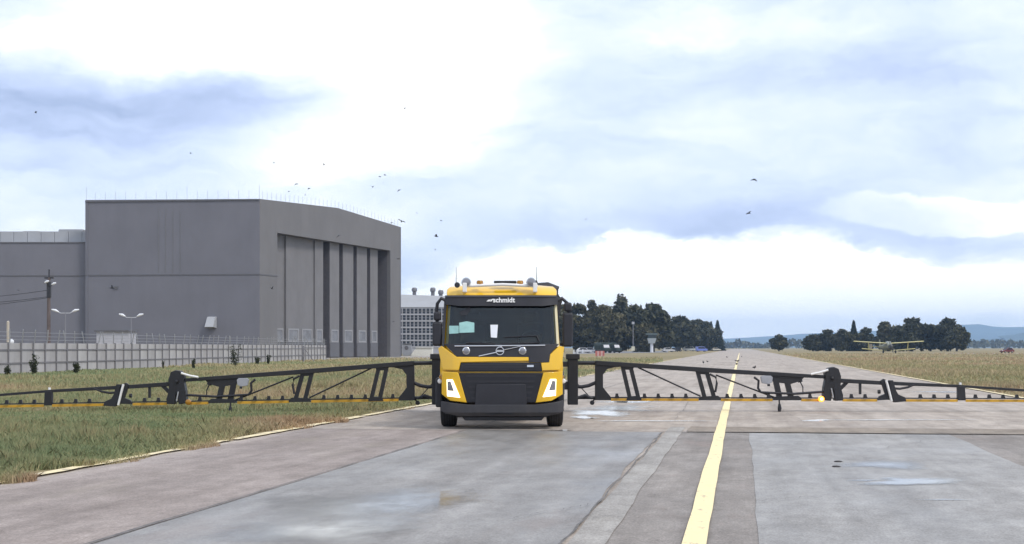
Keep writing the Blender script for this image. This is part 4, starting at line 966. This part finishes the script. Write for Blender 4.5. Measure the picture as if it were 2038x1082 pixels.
# roof equipment
def TP(px, py, y):   # truck local point at a given local depth
    p = P(px, py, TY + y); return Vector((p.x - TX, y, p.z))
MB().path([TP(922, 569, .30), TP(1000, 566, .28), TP(1070, 569, .30)], .030, 8).build('light_rack', whitem, truck, smooth=40)
for px_ in (925, 1065):
    a = TP(px_, 579, .22); b_ = TP(px_, 566, .30)
    MB().box(a.x - .04, a.x + .04, .17, .33, a.z - .02, b_.z + .03).build('rack_bracket', whitem, truck, bevel=.01)
for px_, tilt in ((928, -.2), (1057, .15)):
    c_ = TP(px_, 561.5, .28)
    o = MB().lathe([(.05, .08), (.085, .04), (.095, -.03), (.085, -.05)], c_, 'y', 18).build('work_lamp', silver, truck, smooth=40)
    MB().lathe([(.078, -.02), (.078, -.054), (.03, -.066)], c_, 'y', 16).build('lamp_lens', lamphs, o, smooth=40)
    c2 = TP(px_ + (8 if px_ > 1000 else -18), 563 if px_ > 1000 else 567, .30)
    MB().lathe([(.04, .05), (.055, .0), (.055, -.04)], c2, 'y', 14).build('side_lamp', plast, truck, smooth=40)
for px_ in (955, 1035):
    c_ = TP(px_, 563, .34); MB().lathe([(.065, -.03), (.065, .03), (.05, .05)], c_, 'z', 14).build('beacon', amber, truck, smooth=40)
c0_ = TP(983, 564, .45); c1_ = TP(1028, 558.5, .45)
MB().box(c0_.x, c1_.x, .40, .52, c0_.z, c1_.z).build('air_horn', plast, truck, bevel=.015)
for px_, tp in ((908, 531), (1068, 531)):
    a = TP(px_, 570, .5); b_ = TP(px_, tp, .5); MB().path([a, b_], [.008, .004], 5).build('aerial', plast, truck)
# air intake behind the cab
MB().path([(.55, 2.35, 2.84), (.95, 2.35, 2.86), (1.12, 2.35, 2.80), (1.17, 2.35, 2.62), (1.10, 2.35, 2.3), (.95, 2.35, 1.6), (.95, 2.35, 1.1)], [.10, .11, .11, .10, .10, .1, .1], 10).build('air_intake', plast, truck, smooth=50)
# mirrors
for sg, sh in ((-1, (861, 880)), (1, (1120, 1140))):
    a = TP(sh[0], 690 if sg > 0 else 688, .35); b_ = TP(sh[1], 612, .35)
    zm = 1.6 + (691 - (622 if sg > 0 else 640)) / F * (TY + .35)
    MB().box(a.x, b_.x, .25, .45, a.z, zm).build('mirror', plast, truck, bevel=.04)
    MB().box(a.x + .02, b_.x - .02, .27, .43, zm + .02, zm + .20).build('wide_mirror', plast, truck, bevel=.04)
    mx_ = (a.x + b_.x) / 2
    MB().path([(sg * 1.06, .30, 2.50), (sg * 1.18, .30, 2.56), (mx_, .35, 2.46), (mx_ + sg * .03, .35, 2.2), (mx_, .35, zm)], .035, 8).build('mirror_arm', plast, truck, smooth=50)
    MB().path([(sg * 1.1, .35, 1.66), (mx_, .35, 1.66)], .03, 8).build('mirror_stay', plast, truck)
    # step well, wing and marker lamp
    MB().box(sg * 1.20 - .10, sg * 1.20 + .03, .45, 2.0, .42, 1.0).build('step_well', plast, truck, bevel=.03)
    MB().lathe([(.05, 0), (.045, -.03)], (sg * 1.17, .21, 1.02), 'y', 12).build('corner_lamp', amber, truck)
    c_ = TP(876 if sg < 0 else 1121, 758, .25); MB().lathe([(.045, .02), (.05, -.02), (.03, -.04)], c_, 'y', 12).build('side_marker', whitem, truck, smooth=40)
    MB().box(sg * 1.105 - .012, sg * 1.105 + .012, .55, 1.35, 1.72, 2.40).build('side_window', glass, truck)
# chassis, wheels, tank
MB().box(-.42, .42, .6, 9.0, .62, .93).build('chassis_frame', blackm, truck)
MB().path([(-1.0, 1.37, .50), (1.0, 1.37, .50)], .085, 10).build('front_axle', blackm, truck)
MB().box(-.85, .85, .45, .9, .30, .50).build('underrun_bar', plast, truck, bevel=.03)
for y in (5.6, 6.95): MB().path([(-1.0, y, .52), (1.0, y, .52)], .10, 10).build('rear_axle', blackm, truck)
for y in (1.37, 5.6, 6.95):
    for sg in (-1, 1):
        wo = MB().lathe([(.30, -.16), (.40, -.165), (.49, -.15), (.52, -.11), (.525, 0), (.52, .11), (.49, .15), (.40, .165), (.30, .16)], (sg * 1.07, y, .52), 'x', 36).build('wheel', tyrem, truck, smooth=35)
        MB().lathe([(.30, -.06), (.28, -.02), (.16, .02), (.14, .10), (.05, .12)] if sg > 0 else [(.30, .06), (.28, .02), (.16, -.02), (.14, -.10), (.05, -.12)], (sg * 1.14, y, .52), 'x', 24).build('rim', rimm, wo, smooth=35)
        for k_ in range(5): MB().lathe([(.526, -.006), (.526, .006)], (sg * 1.07 - .1 + k_ * .05, y, .52), 'x', 30).build('tread_groove', blackm, wo)
for sg in (-1, 1):
    MB().path([(sg * 1.07, 1.37 - .62 * math.cos(t), .52 + .60 * math.sin(t)) for t in np.linspace(.25, 2.9, 10)], .045, 8, 4.0).build('mudguard', plast, truck, smooth=50)
MB().prism([(-1.1, 1.0), (1.1, 1.0), (1.15, 1.3), (1.15, 2.1), (.9, 2.5), (.4, 2.6), (-.4, 2.6), (-.9, 2.5), (-1.15, 2.1), (-1.15, 1.3)], 2.75, 7.6).build('tank', yellow, truck, bevel=.06)
MB().box(-1.05, 1.05, 2.78, 7.6, .93, .998).build('tank_bed', plast, truck)
# booms: measured on one wing (centre pixel 1005, depth 37.5 m), mirrored for the other
BY = 8.3; bsx = F / (TY + BY); BCX = (1005 - CX) / bsx - TX
MB().box(-1.6 + BCX, 1.6 + BCX, BY - .1, BY + .15, .55, .75).build('boom_carrier', boomm, truck, bevel=.02)
MB().box(-1.6 + BCX, 1.6 + BCX, BY - .1, BY + .15, 1.12, 1.25).build('boom_carrier', boomm, truck, bevel=.02)
MB().box(-.35, .35, 7.5, BY - .1, .5, 1.3).build('boom_mast', boomm, truck)
for sg in (-1, 1):
    cx_ = sg * 1.685 + BCX
    MB().box(cx_ - .13, cx_ + .13, BY - .12, BY + .14, .175, 1.40).build('boom_column', boomm, truck, bevel=.02)
    MB().box(cx_ - .17, cx_ + .17, BY - .15, BY + .17, 1.30, 1.44).build('column_cap', boomm, truck, bevel=.02)
def wing_boom(sg, tilt, lit):
    d = lambda px: (px - 1005) / bsx
    zz = lambda py: CAMZ - (py - HY) / bsx
    hinge = Vector((sg * 1.8 + BCX, BY, 0))
    e_ = empty('boom_wing', hinge); e_.parent = truck; e_.rotation_euler = (0, sg * tilt, 0); e_['label'] = 'black truss spray boom with yellow nozzle pipe'
    off = 1.8
    def X(px): return sg * (d(px) - off)
    def prism(name, pts, y0, y1, m=boomm, bevel=0, parent=e_):
        q = [(X(px), zz(py)) for px, py in pts]
        return MB().prism(q if sg > 0 else q[::-1], y0, y1).build(name, m, parent, bevel=bevel)
    def tube(name, pts, r, m=boomm, y=0.0, n=8, parent=e_):
        return MB().path([(X(px), y, zz(py)) for px, py in pts], r, n).build(name, m, parent, smooth=50)
    prism('root_plate', [(1184, 717.5), (1200, 719), (1248, 721), (1248, 729), (1225, 730), (1208, 734), (1200, 745), (1200, 770), (1206, 778), (1216, 790), (1216, 796), (1184, 796)], -.06, .06, bevel=.008)
    prism('top_beam', [(1186, 717.2), (1640, 746), (1640, 752.8), (1420, 741.5), (1186, 726.2)], -.09, .09, bevel=.01)
    prism('outer_beam', [(1668, 752.5), (1760, 758), (1912, 765), (1912, 770.5), (1760, 765.5), (1668, 761)], -.06, .06, bevel=.008)
    prism('tip_beam', [(1912, 765.3), (2038, 773.5), (2150, 781), (2150, 785), (2038, 778.5), (1912, 770.3)], -.05, .05, bevel=.006)
    # connection to the column
    tube('link_tube', [(1140, 722), (1190, 722)], .05); tube('link_tube', [(1140, 791), (1190, 791)], .04)
    tube('hose', [(1140, 769), (1158, 769.5), (1172, 767), (1190, 759)], .045, plast); tube('hose', [(1146, 760), (1160, 775), (1174, 790)], .012, plast); tube('hose', [(1148, 792), (1164, 786), (1178, 792)], .035, plast, -.08)
    MB().lathe([(.05, -.03), (.06, 0), (.05, .03)], (X(1178.5), 0, zz(801)), 'y', 12).build('guide_roller', boomm, e_)
    tube('roller_fork', [(1178.5, 800), (1184, 793)], .02)
    # truss legs
    for a, b_ in (((1238, 728), (1253, 790)), ((1254, 729), (1270, 790)), ((1387, 737), (1402, 790)), ((1405, 738), (1421, 790)), ((1541, 748), (1551, 790)), ((1563, 750), (1574, 790))):
        w = 4.0 if a[0] < 1500 else 5.5
        prism('truss_leg', [(a[0] - w, a[1] - 3), (a[0] + w, a[1] - 3), (b_[0] + w, b_[1]), (b_[0] - w, b_[1])], -.05, .05)
    prism('gusset', [(1234, 727), (1262, 729), (1259, 736), (1238, 735)], -.055, .055); prism('gusset', [(1383, 736), (1412, 738), (1409, 745), (1388, 744)], -.055, .055); prism('gusset', [(1520, 744), (1600, 750), (1592, 758), (1572, 764), (1540, 760)], -.055, .055)
    for a, b_ in ((1246, 1276), (1390, 1434), (1537, 1594)):
        prism('foot_plate', [(a, 796), (a + 3, 789), (b_ - 6, 787), (b_, 791), (b_, 796)], -.07, .07)
    tube('brace', [(1270, 731), (1394, 788)], .020); tube('brace', [(1425, 746), (1540, 790)], .020)
    tube('hose', [(1412, 744), (1424, 750), (1426, 762), (1423, 780)], .028, plast, -.06); tube('hose', [(1500, 750), (1509, 757), (1508, 772), (1514, 780), (1532, 781), (1580, 783), (1638, 779)], .030, plast, -.06)
    # valve box
    bx_ = prism('valve_box', [(1512, 750), (1516, 747), (1532, 747), (1536, 750), (1535, 760), (1528, 764), (1515, 762)], -.14, -.05, mat('valve_box_grey_%d' % (sg + 1), (.30, .31, .34), .5), .01)
    prism('valve_stem', [(1526, 763.5), (1531, 763.5), (1531, 768), (1526, 768)], -.12, -.07, plast)
    tube('nozzle_feed', [(1591, 752), (1593, 760)], .06, boomm); tube('hose', [(1593, 760), (1598, 770), (1598, 780)], .015, plast)
    # fold hinge with cylinder
    prism('fold_hinge', [(1640, 740), (1648, 731), (1658, 729.5), (1667, 733), (1672, 748), (1671, 768), (1676, 785), (1676, 796), (1660, 797), (1657, 772), (1652, 797), (1636, 796), (1638, 770), (1641, 755)], -.13, .13, bevel=.015)
    tube('cylinder_rod', [(1612, 744), (1628, 741), (1646, 735.5)], .028, whitem, -.14); tube('hinge_strip', [(1652, 772), (1656, 791)], .016, paleg, -.145)
    tube('hinge_bolt', [(1652, 752), (1656, 752)], .05, boomm, -.14)
    prism('knee', [(1672, 768), (1674, 776), (1690, 760), (1684, 757)], -.04, .04); prism('stay', [(1709, 756), (1714, 756), (1714, 784), (1709.5, 784)], -.03, .03)
    prism('second_hinge', [(1751, 757), (1757, 753), (1766, 757), (1778, 795), (1762, 795), (1745, 796), (1748, 788), (1760, 783)], -.09, .0, bevel=.008); prism('second_hinge', [(1768, 756), (1776, 756), (1781, 775), (1786, 784), (1800, 790), (1802, 798), (1778, 800), (1772, 785)], -.10, .06, bevel=.008)
    tube('hinge_strip', [(1761, 756), (1764, 766), (1772, 797)], .030, whitem, -.12)
    tube('hose', [(1776, 772), (1790, 773), (1806, 770), (1822, 763)], .028, plast, -.04)
    tube('hinge_knob', [(1747, 779), (1752, 779)], .05)
    prism('tip_post', [(1905, 768), (1919, 768), (1921, 796), (1905, 796)], -.07, .07, bevel=.01)
    tube('tip_lamp', [(1911, 765), (1911, 760.5)], [.035, .03], whitem)
    # spray pipe, rail and nozzles
    prism('nozzle_rail', [(1190, 789.5), (2150, 791.5), (2150, 793.5), (1190, 792)], -.03, .03)
    for a, b_ in ((1216, 1390), (1434, 1537), (1594, 1636), (1676, 1745), (1800, 1905), (1921, 2150)):
        y0 = lambda p: 792.2 + (p - 1216) * .0026
        prism('spray_pipe', [(a, y0(a)), (b_, y0(b_)), (b_, y0(b_) + 5), (a, y0(a) + 5)], -.045, -.031, pipem)
    nz = None
    px = 1228.0
    while px < 2140:
        if not any(a < px < b_ for a, b_ in ((1246, 1276), (1388, 1436), (1534, 1597), (1634, 1680), (1742, 1804), (1902, 1924))):
            if nz is None:
                q = [(-.055, 0), (.055, 0), (.03, .05), (.02, .10), (-.04, .10)]
                nz = MB().prism(q, -.09, -.031).build('nozzle', boomm, e_); o = nz
            else: o = nz.copy(); C.objects.link(o); o.parent = e_
            o.location = (X(px), 0, zz(790.5 + (px - 1216) * .0022)); o.scale = (sg, 1, 1)
        px += 27.4
    tube('hanging_hose', [(1550, 794), (1550.5, 803)], .020, plast, -.05); tube('hose_end', [(1550.5, 803), (1551, 812), (1550, 823)], [.03, .05, .03], plast, -.05)
    ml = MB().lathe([(.05, -.02), (.075, -.06), (.07, -.13), (.03, -.15)], (X(1632), -.06, zz(793)), 'y', 16).build('marker_lamp', amberlit if lit else amber, e_, smooth=50)
    if lit: MB().lathe([(.02, -.10), (.045, -.14), (.035, -.165), (.01, -.172)], (X(1632), -.06, zz(793)), 'y', 14).build('lamp_core', ambercore, e_, smooth=50)
    return e_
wing_boom(1, .0005, True); wing_boom(-1, .0135, False)

# ------------------------------------------------------------------ grass and weeds
def blade_mat(name, ramp):
    m = bpy.data.materials.new(name); m.use_nodes = True; t = m.node_tree; b = t.nodes['Principled BSDF']
    b.inputs['Roughness'].default_value = .7; b.inputs['Specular IOR Level'].default_value = .2
    at = t.nodes.new('ShaderNodeAttribute'); at.attribute_name = 'shade'
    r = t.nodes.new('ShaderNodeValToRGB'); t.links.new(at.outputs['Fac'], r.inputs[0]); el = r.color_ramp.elements
    el[0].position = 0; el[0].color = ramp[0] + (1,); el[1].position = 1; el[1].color = ramp[-1] + (1,)
    for i in range(1, len(ramp) - 1): q = el.new(i / (len(ramp) - 1)); q.color = ramp[i] + (1,)
    t.links.new(r.outputs[0], b.inputs['Base Color']); return m
grassm = blade_mat('verge_grass', [(.150, .215, .110), (.210, .260, .130), (.300, .305, .160), (.350, .300, .160), (.460, .380, .235), (.400, .275, .170)])
def grass(name, x, y, h, w, shade, label, seed, cat='grass'):
    rg = np.random.default_rng(seed); n = len(x); t = rg.uniform(0, 6.283, n); lean = rg.normal(0, .38, (n, 2)) * np.minimum(h, .16)[:, None]
    dx = np.cos(t) * w; dy = np.sin(t) * w; z0 = np.zeros(n)
    base = np.stack([x, y, z0 - .01], 1); side = np.stack([dx, dy, z0], 1)
    mid = base + np.stack([lean[:, 0] * .35, lean[:, 1] * .35, h * .6], 1); tip = base + np.stack([lean[:, 0], lean[:, 1], h], 1)
    v = np.stack([base - side, base + side, mid + side * .8, tip, mid - side * .8], 1).reshape(-1, 3)
    o = mesh_np(name, v, np.arange(5 * n), 5, grassm, np.repeat(np.clip(shade, 0, 1), 5))
    return tag(o, label, cat, kind='stuff')
def uv_of(x, y): return x * math.cos(TA) - y * math.sin(TA), x * math.sin(TA) + y * math.cos(TA)
def scatter(n, y0, y1, side, seed):
    """points thinning out with distance, inside the view and off the taxiway"""
    rg = np.random.default_rng(seed); y = 1 / rg.uniform(1 / y1, 1 / y0, n) if True else None
    if side < 0: x = rg.uniform(-.40, .10, n) * y
    else: x = rg.uniform(.05, .42, n) * y
    u, v_ = uv_of(x, y)
    fx = FA.x + (y - FA.y) * (FB.x - FA.x) / (FB.y - FA.y)
    edge = .85 * (vn(v_, v_ * 0 + 4, .8) - .45) + .25 * (vn2(v_, v_ * 0 + 9, .27) - .5)
    k = (u < -8.68 + edge) & (x > np.where(y > FA.y, fx + .25, -60)) if side < 0 else (u > 8.85)
    return x[k], y[k], rg
x, y, rg = scatter(950000, 15, 60, -1, 1)
g1 = vn(x, y, 3.2); g2 = vn2(x, y, 1.1); g3 = vn3(x, y, 7.0)
k = rg.random(len(x)) < .35 + .65 * g2; x, y, g1, g2, g3 = x[k], y[k], g1[k], g2[k], g3[k]
u, v_ = uv_of(x, y); dist = -8.7 - u
brown = np.exp(-((v_ - 29.5) / 3.2) ** 2 - ((dist - .6) / 1.1) ** 2)            # dry weeds at the verge
tuft = np.clip((vn3(x + 50, y, .55) - .62) * 4, 0, 1)
hh = (.05 + .15 * g1 * g2 + .04 * g3 + .07 * tuft) * rg.uniform(.4, 1.5, len(x)) * np.where((y > 31) & (y < 39), .62, 1) * np.clip(.75 + dist * .4, .6, 1) + .14 * brown * rg.random(len(x))
far = np.clip((y - 26) / 26, 0, 1)
sh = .06 + .46 * g3 + .30 * (g1 - .5) + .18 * tuft + .26 * far + .65 * brown + rg.normal(0, .11, len(x)) + .18 * np.exp(-dist / .25)
grass('verge_grass', x, y, hh, (.0026 + .00009 * y) * rg.uniform(.6, 1.4, len(x)), sh, 'mixed green and straw grass on the verge', 2)
x, y, rg = scatter(300000, 58, 230, -1, 3)
g1 = vn(x, y, 6); g2 = vn2(x, y, 2.2); k = rg.random(len(x)) < .3 + .7 * g2; x, y, g1, g2 = x[k], y[k], g1[k], g2[k]
hh = (.06 + .30 * g1 * g2) * rg.uniform(.5, 1.5, len(x)); sh = .46 + .5 * (vn3(x, y, 14.0) - .4) + .25 * (g1 - .5) + rg.normal(0, .12, len(x))
grass('field_grass', x, y, hh, .00030 * y * rg.uniform(.6, 1.4, len(x)), sh, 'olive and straw field grass before the fence', 4)
x, y, rg = scatter(330000, 40, 420, 1, 5)
g1 = vn(x, y, 7); g2 = vn2(x, y, 2.5); k = rg.random(len(x)) < .3 + .7 * g2; x, y, g1, g2 = x[k], y[k], g1[k], g2[k]
hh = (.06 + .30 * g1 * g2) * rg.uniform(.5, 1.5, len(x)); sh = .70 + .45 * (vn3(x, y, 16.0) - .5) + .3 * (g1 - .5) + rg.normal(0, .12, len(x))
grass('field_grass', x, y, hh, .00030 * y * rg.uniform(.6, 1.4, len(x)), sh, 'dry tan field grass along the far verge', 6)
# weeds standing at the fence and on the verge
weedm = foliage_mat('weed_leaves', (.018, .024, .014), (.04, .05, .028), (.08, .085, .045))
stemm = mat('weed_stem', (.06, .055, .035), .9)
def weed(px, py, h_px, w_px, label, seed, n=500):
    rg = np.random.default_rng(seed); g = G(px, py); k_ = g.y / F; h = h_px * k_; w = w_px * k_
    e_ = empty('weed_plant', g); tag(e_, label, 'plant', 'weeds growing at the fence')
    m_ = MB(); pts = []
    for i in range(5):
        t = rg.uniform(0, 6.28); r0 = w * rg.uniform(.1, .5); hs = h * rg.uniform(.6, 1)
        m_.path([(0, 0, -.03), (math.cos(t) * r0 * .5, math.sin(t) * r0 * .5, hs * .5), (math.cos(t) * r0, math.sin(t) * r0, hs)], [.03, .02, .008], 5)
        kk_ = rg.uniform(.15, 1, n // 5); c_ = np.stack([np.cos(t) * r0 * kk_, np.sin(t) * r0 * kk_, hs * kk_], 1); pts.append(c_ + rg.normal(0, w * .10, c_.shape))
    m_.build('stem', stemm, e_)
    pts = np.concatenate(pts); pts[:, 2] = np.clip(pts[:, 2], .03, None)
    q, fc = leaf_cards(pts, .035 + h * .02, rg); mesh_np('foliage', q, fc, 4, weedm, np.repeat(rg.random(len(pts)), 4), e_)
weed(70, 746, 42, 22, 'tall thin dark weed climbing the concrete fence', 1); weed(14, 748, 22, 20, 'low bushy weed at the foot of the fence', 2)
weed(150, 744, 24, 18, 'small weed with bare stems against the fence panels', 3); weed(468, 729, 42, 34, 'large dark bushy weed against the fence', 4, 420)
weed(385, 734, 22, 10, 'narrow dark weed tuft in the fence grass', 5); weed(325, 735, 20, 6, 'thin upright weed stalk by the fence', 6, 120)
weed(512, 726, 18, 10, 'small dark weed beside the large bushy weed', 7); weed(534, 725, 26, 9, 'slim upright dark weed near the fence end', 8)

# ------------------------------------------------------------------ birds
birdm = mat('bird_dark_feathers', (.012, .012, .015), .8, var=.2)
def bird_mesh(flap, seed):
    m = MB()
    m.lathe([(.01, -.30), (.05, -.22), (.085, -.05), (.08, .08), (.05, .17), (.055, .22), (.03, .28), (.005, .34)], (0, 0, 0), 'y', 8)
    m.add([(-.07, -.42, 0), (.07, -.42, 0), (.03, -.22, .01), (-.03, -.22, .01)], [(0, 1, 2, 3)])
    for s in (-1, 1):
        a = math.sin(flap); c = math.cos(flap); p = lambda r, y, dz=0: (s * (.05 + r * c), y, r * a + dz)
        m.add([p(0, .12, .02), p(.22, .16, .05), p(.48, .02, .0), p(.40, -.10, 0), p(.2, -.12, .04), p(0, -.10, .02)], [(0, 1, 4, 5), (1, 2, 3, 4)])
    me = m.build('bird', birdm); mesh = me.data; bpy.data.objects.remove(me); return mesh
bmeshes = [bird_mesh(f_, 0) for f_ in (-.35, .15, .55, .9)]
BF = 'flock of birds over the hangar'
birds = [ # px, py, size px, label (None: look-alikes of the flock)
 (1500, 357, 13, 'dark bird gliding high in open sky above the runway, wings level'), (1490, 424, 10, 'dark bird with raised wings below the gliding bird in open sky'),
 (1166, 436, 6, 'single small bird in the sky between truck roof and runway'), (71, 224, 6, 'lone bird before the dark blue cloud above the annexe'),
 (380, 304, 5, None), (338, 288, 4, None), (645, 328, 6, None), (545, 324, 4, None), (589, 366, 8, None), (615, 375, 7, None), (575, 381, 4, None), (607, 388, 4, None),
 (756, 351, 6, None), (766, 348, 5, None), (742, 372, 5, None), (763, 363, 4, None), (794, 378, 6, None), (878, 439, 5, None), (830, 424, 5, None), (805, 216, 6, None),
 (779, 443, 9, 'bird skimming the hangar roof corner on the hangar side'), (799, 440, 11, 'bird with spread wings just outside the hangar roof corner'),
 (868, 470, 10, 'bird level with the hangar eaves in the gap beside the truck'), (866, 497, 5, 'small bird under the eaves level bird beside the hangar'),
 (674, 469, 8, 'bird flying before the hangar gable above the doors'), (793, 515, 6, 'bird flying before the hangar far corner wall'),
 (223, 573, 11, 'bird flying before the hangar side wall above the shed'), (541, 574, 8, 'bird flying before the hangar corner below the seam'), (36, 577, 5, 'small bird perched on the cable beside the pole'),
 (783, 640, 5, 'small bird low before the hangar door edge')]
for i, (px, py, sz, lab) in enumerate(birds):
    span = random.uniform(.75, .95); Y = F * span / max(sz, 4.5) * .95
    if lab and 'hangar' in lab: Y = min(Y, 190)
    if lab and 'cable' in lab: Y = 116
    sc = sz * 1.35 * Y / F / .95
    o = bpy.data.objects.new('bird', bmeshes[i % 4]); C.objects.link(o); o.location = P(px, py, Y); o.scale = (sc,) * 3
    o.rotation_euler = (random.uniform(-.3, .3), random.uniform(-.5, .5), random.uniform(0, 6.28) if i > 1 else (2.2, .6)[i])
    tag(o, lab or 'tiny dark bird of the loose flock in the sky round the hangar', 'bird', BF if not lab else None)
# pigeons standing on the taxiway
pm = MB(); pm.lathe([(.005, -.26), (.04, -.16), (.085, -.03), (.085, .06), (.05, .13), (.045, .17), (.01, .22)], (0, 0, .17), 'y', 8); pm.lathe([(.03, 0), (.045, .04), (.04, .09), (.01, .12)], (0, .14, .22), 'z', 8)
pm.path([(-.03, 0, 0), (-.03, 0, .12)], .012, 4); pm.path([(.03, 0, 0), (.03, 0, .12)], .012, 4)
pg = pm.build('bird', birdm, None); first_p = True
for px, py, s in ((1466, 727, 1.3), (1400, 724, 1.5), (1468, 721, 1.5), (1447, 712, 1.2), (1476, 711, 1.1), (1501, 734, 1.2), (1464, 719, .9), (1408, 721, 1.0)):
    o = pg if first_p else pg.copy()
    if not first_p: C.objects.link(o)
    first_p = False; o.location = G(px, py) + Vector((0, 0, .004)); o.rotation_euler = (0, 0, random.uniform(0, 6.28)); o.scale = (s * .62,) * 3
    tag(o, 'dark bird standing on the far taxiway near the yellow line', 'bird', 'birds standing on the taxiway')
stm = mat('dark_stone', (.05, .045, .045), .9, var=.3, scale=20)
for i, (px, py, lab) in enumerate(((1668, 921, 'small dark stone on the grey slab before a puddle'), (1664, 931, 'flat dark stone lying just before the other stone on the slab'))):
    r2 = random.Random(i); m_ = MB(); m_.lathe([(.03, 0), (.05, .008), (.04, .022), (.015, .03)], (0, 0, 0), 'z', 7); o = m_.build('stone', stm, None, loc=G(px, py) + Vector((0, 0, .012)))
    o.scale = (1.3, .8, .7); tag(o, lab, 'stone')

# ------------------------------------------------------------------ haze
hz = MB().box(-6500, 9500, -90, 13000, -1, 240).build('haze', None)
hm = bpy.data.materials.new('haze_air'); hm.use_nodes = True; t = hm.node_tree; t.nodes.clear()
ho = t.nodes.new('ShaderNodeOutputMaterial'); pv = t.nodes.new('ShaderNodeVolumePrincipled')
pv.inputs['Color'].default_value = (.46, .68, 1.0, 1); pv.inputs['Density'].default_value = 1.05e-4; pv.inputs['Anisotropy'].default_value = .2
t.links.new(pv.outputs[0], ho.inputs['Volume']); hz.data.materials.append(hm); tag(hz, 'thin blue air over the airfield', 'haze', kind='stuff')
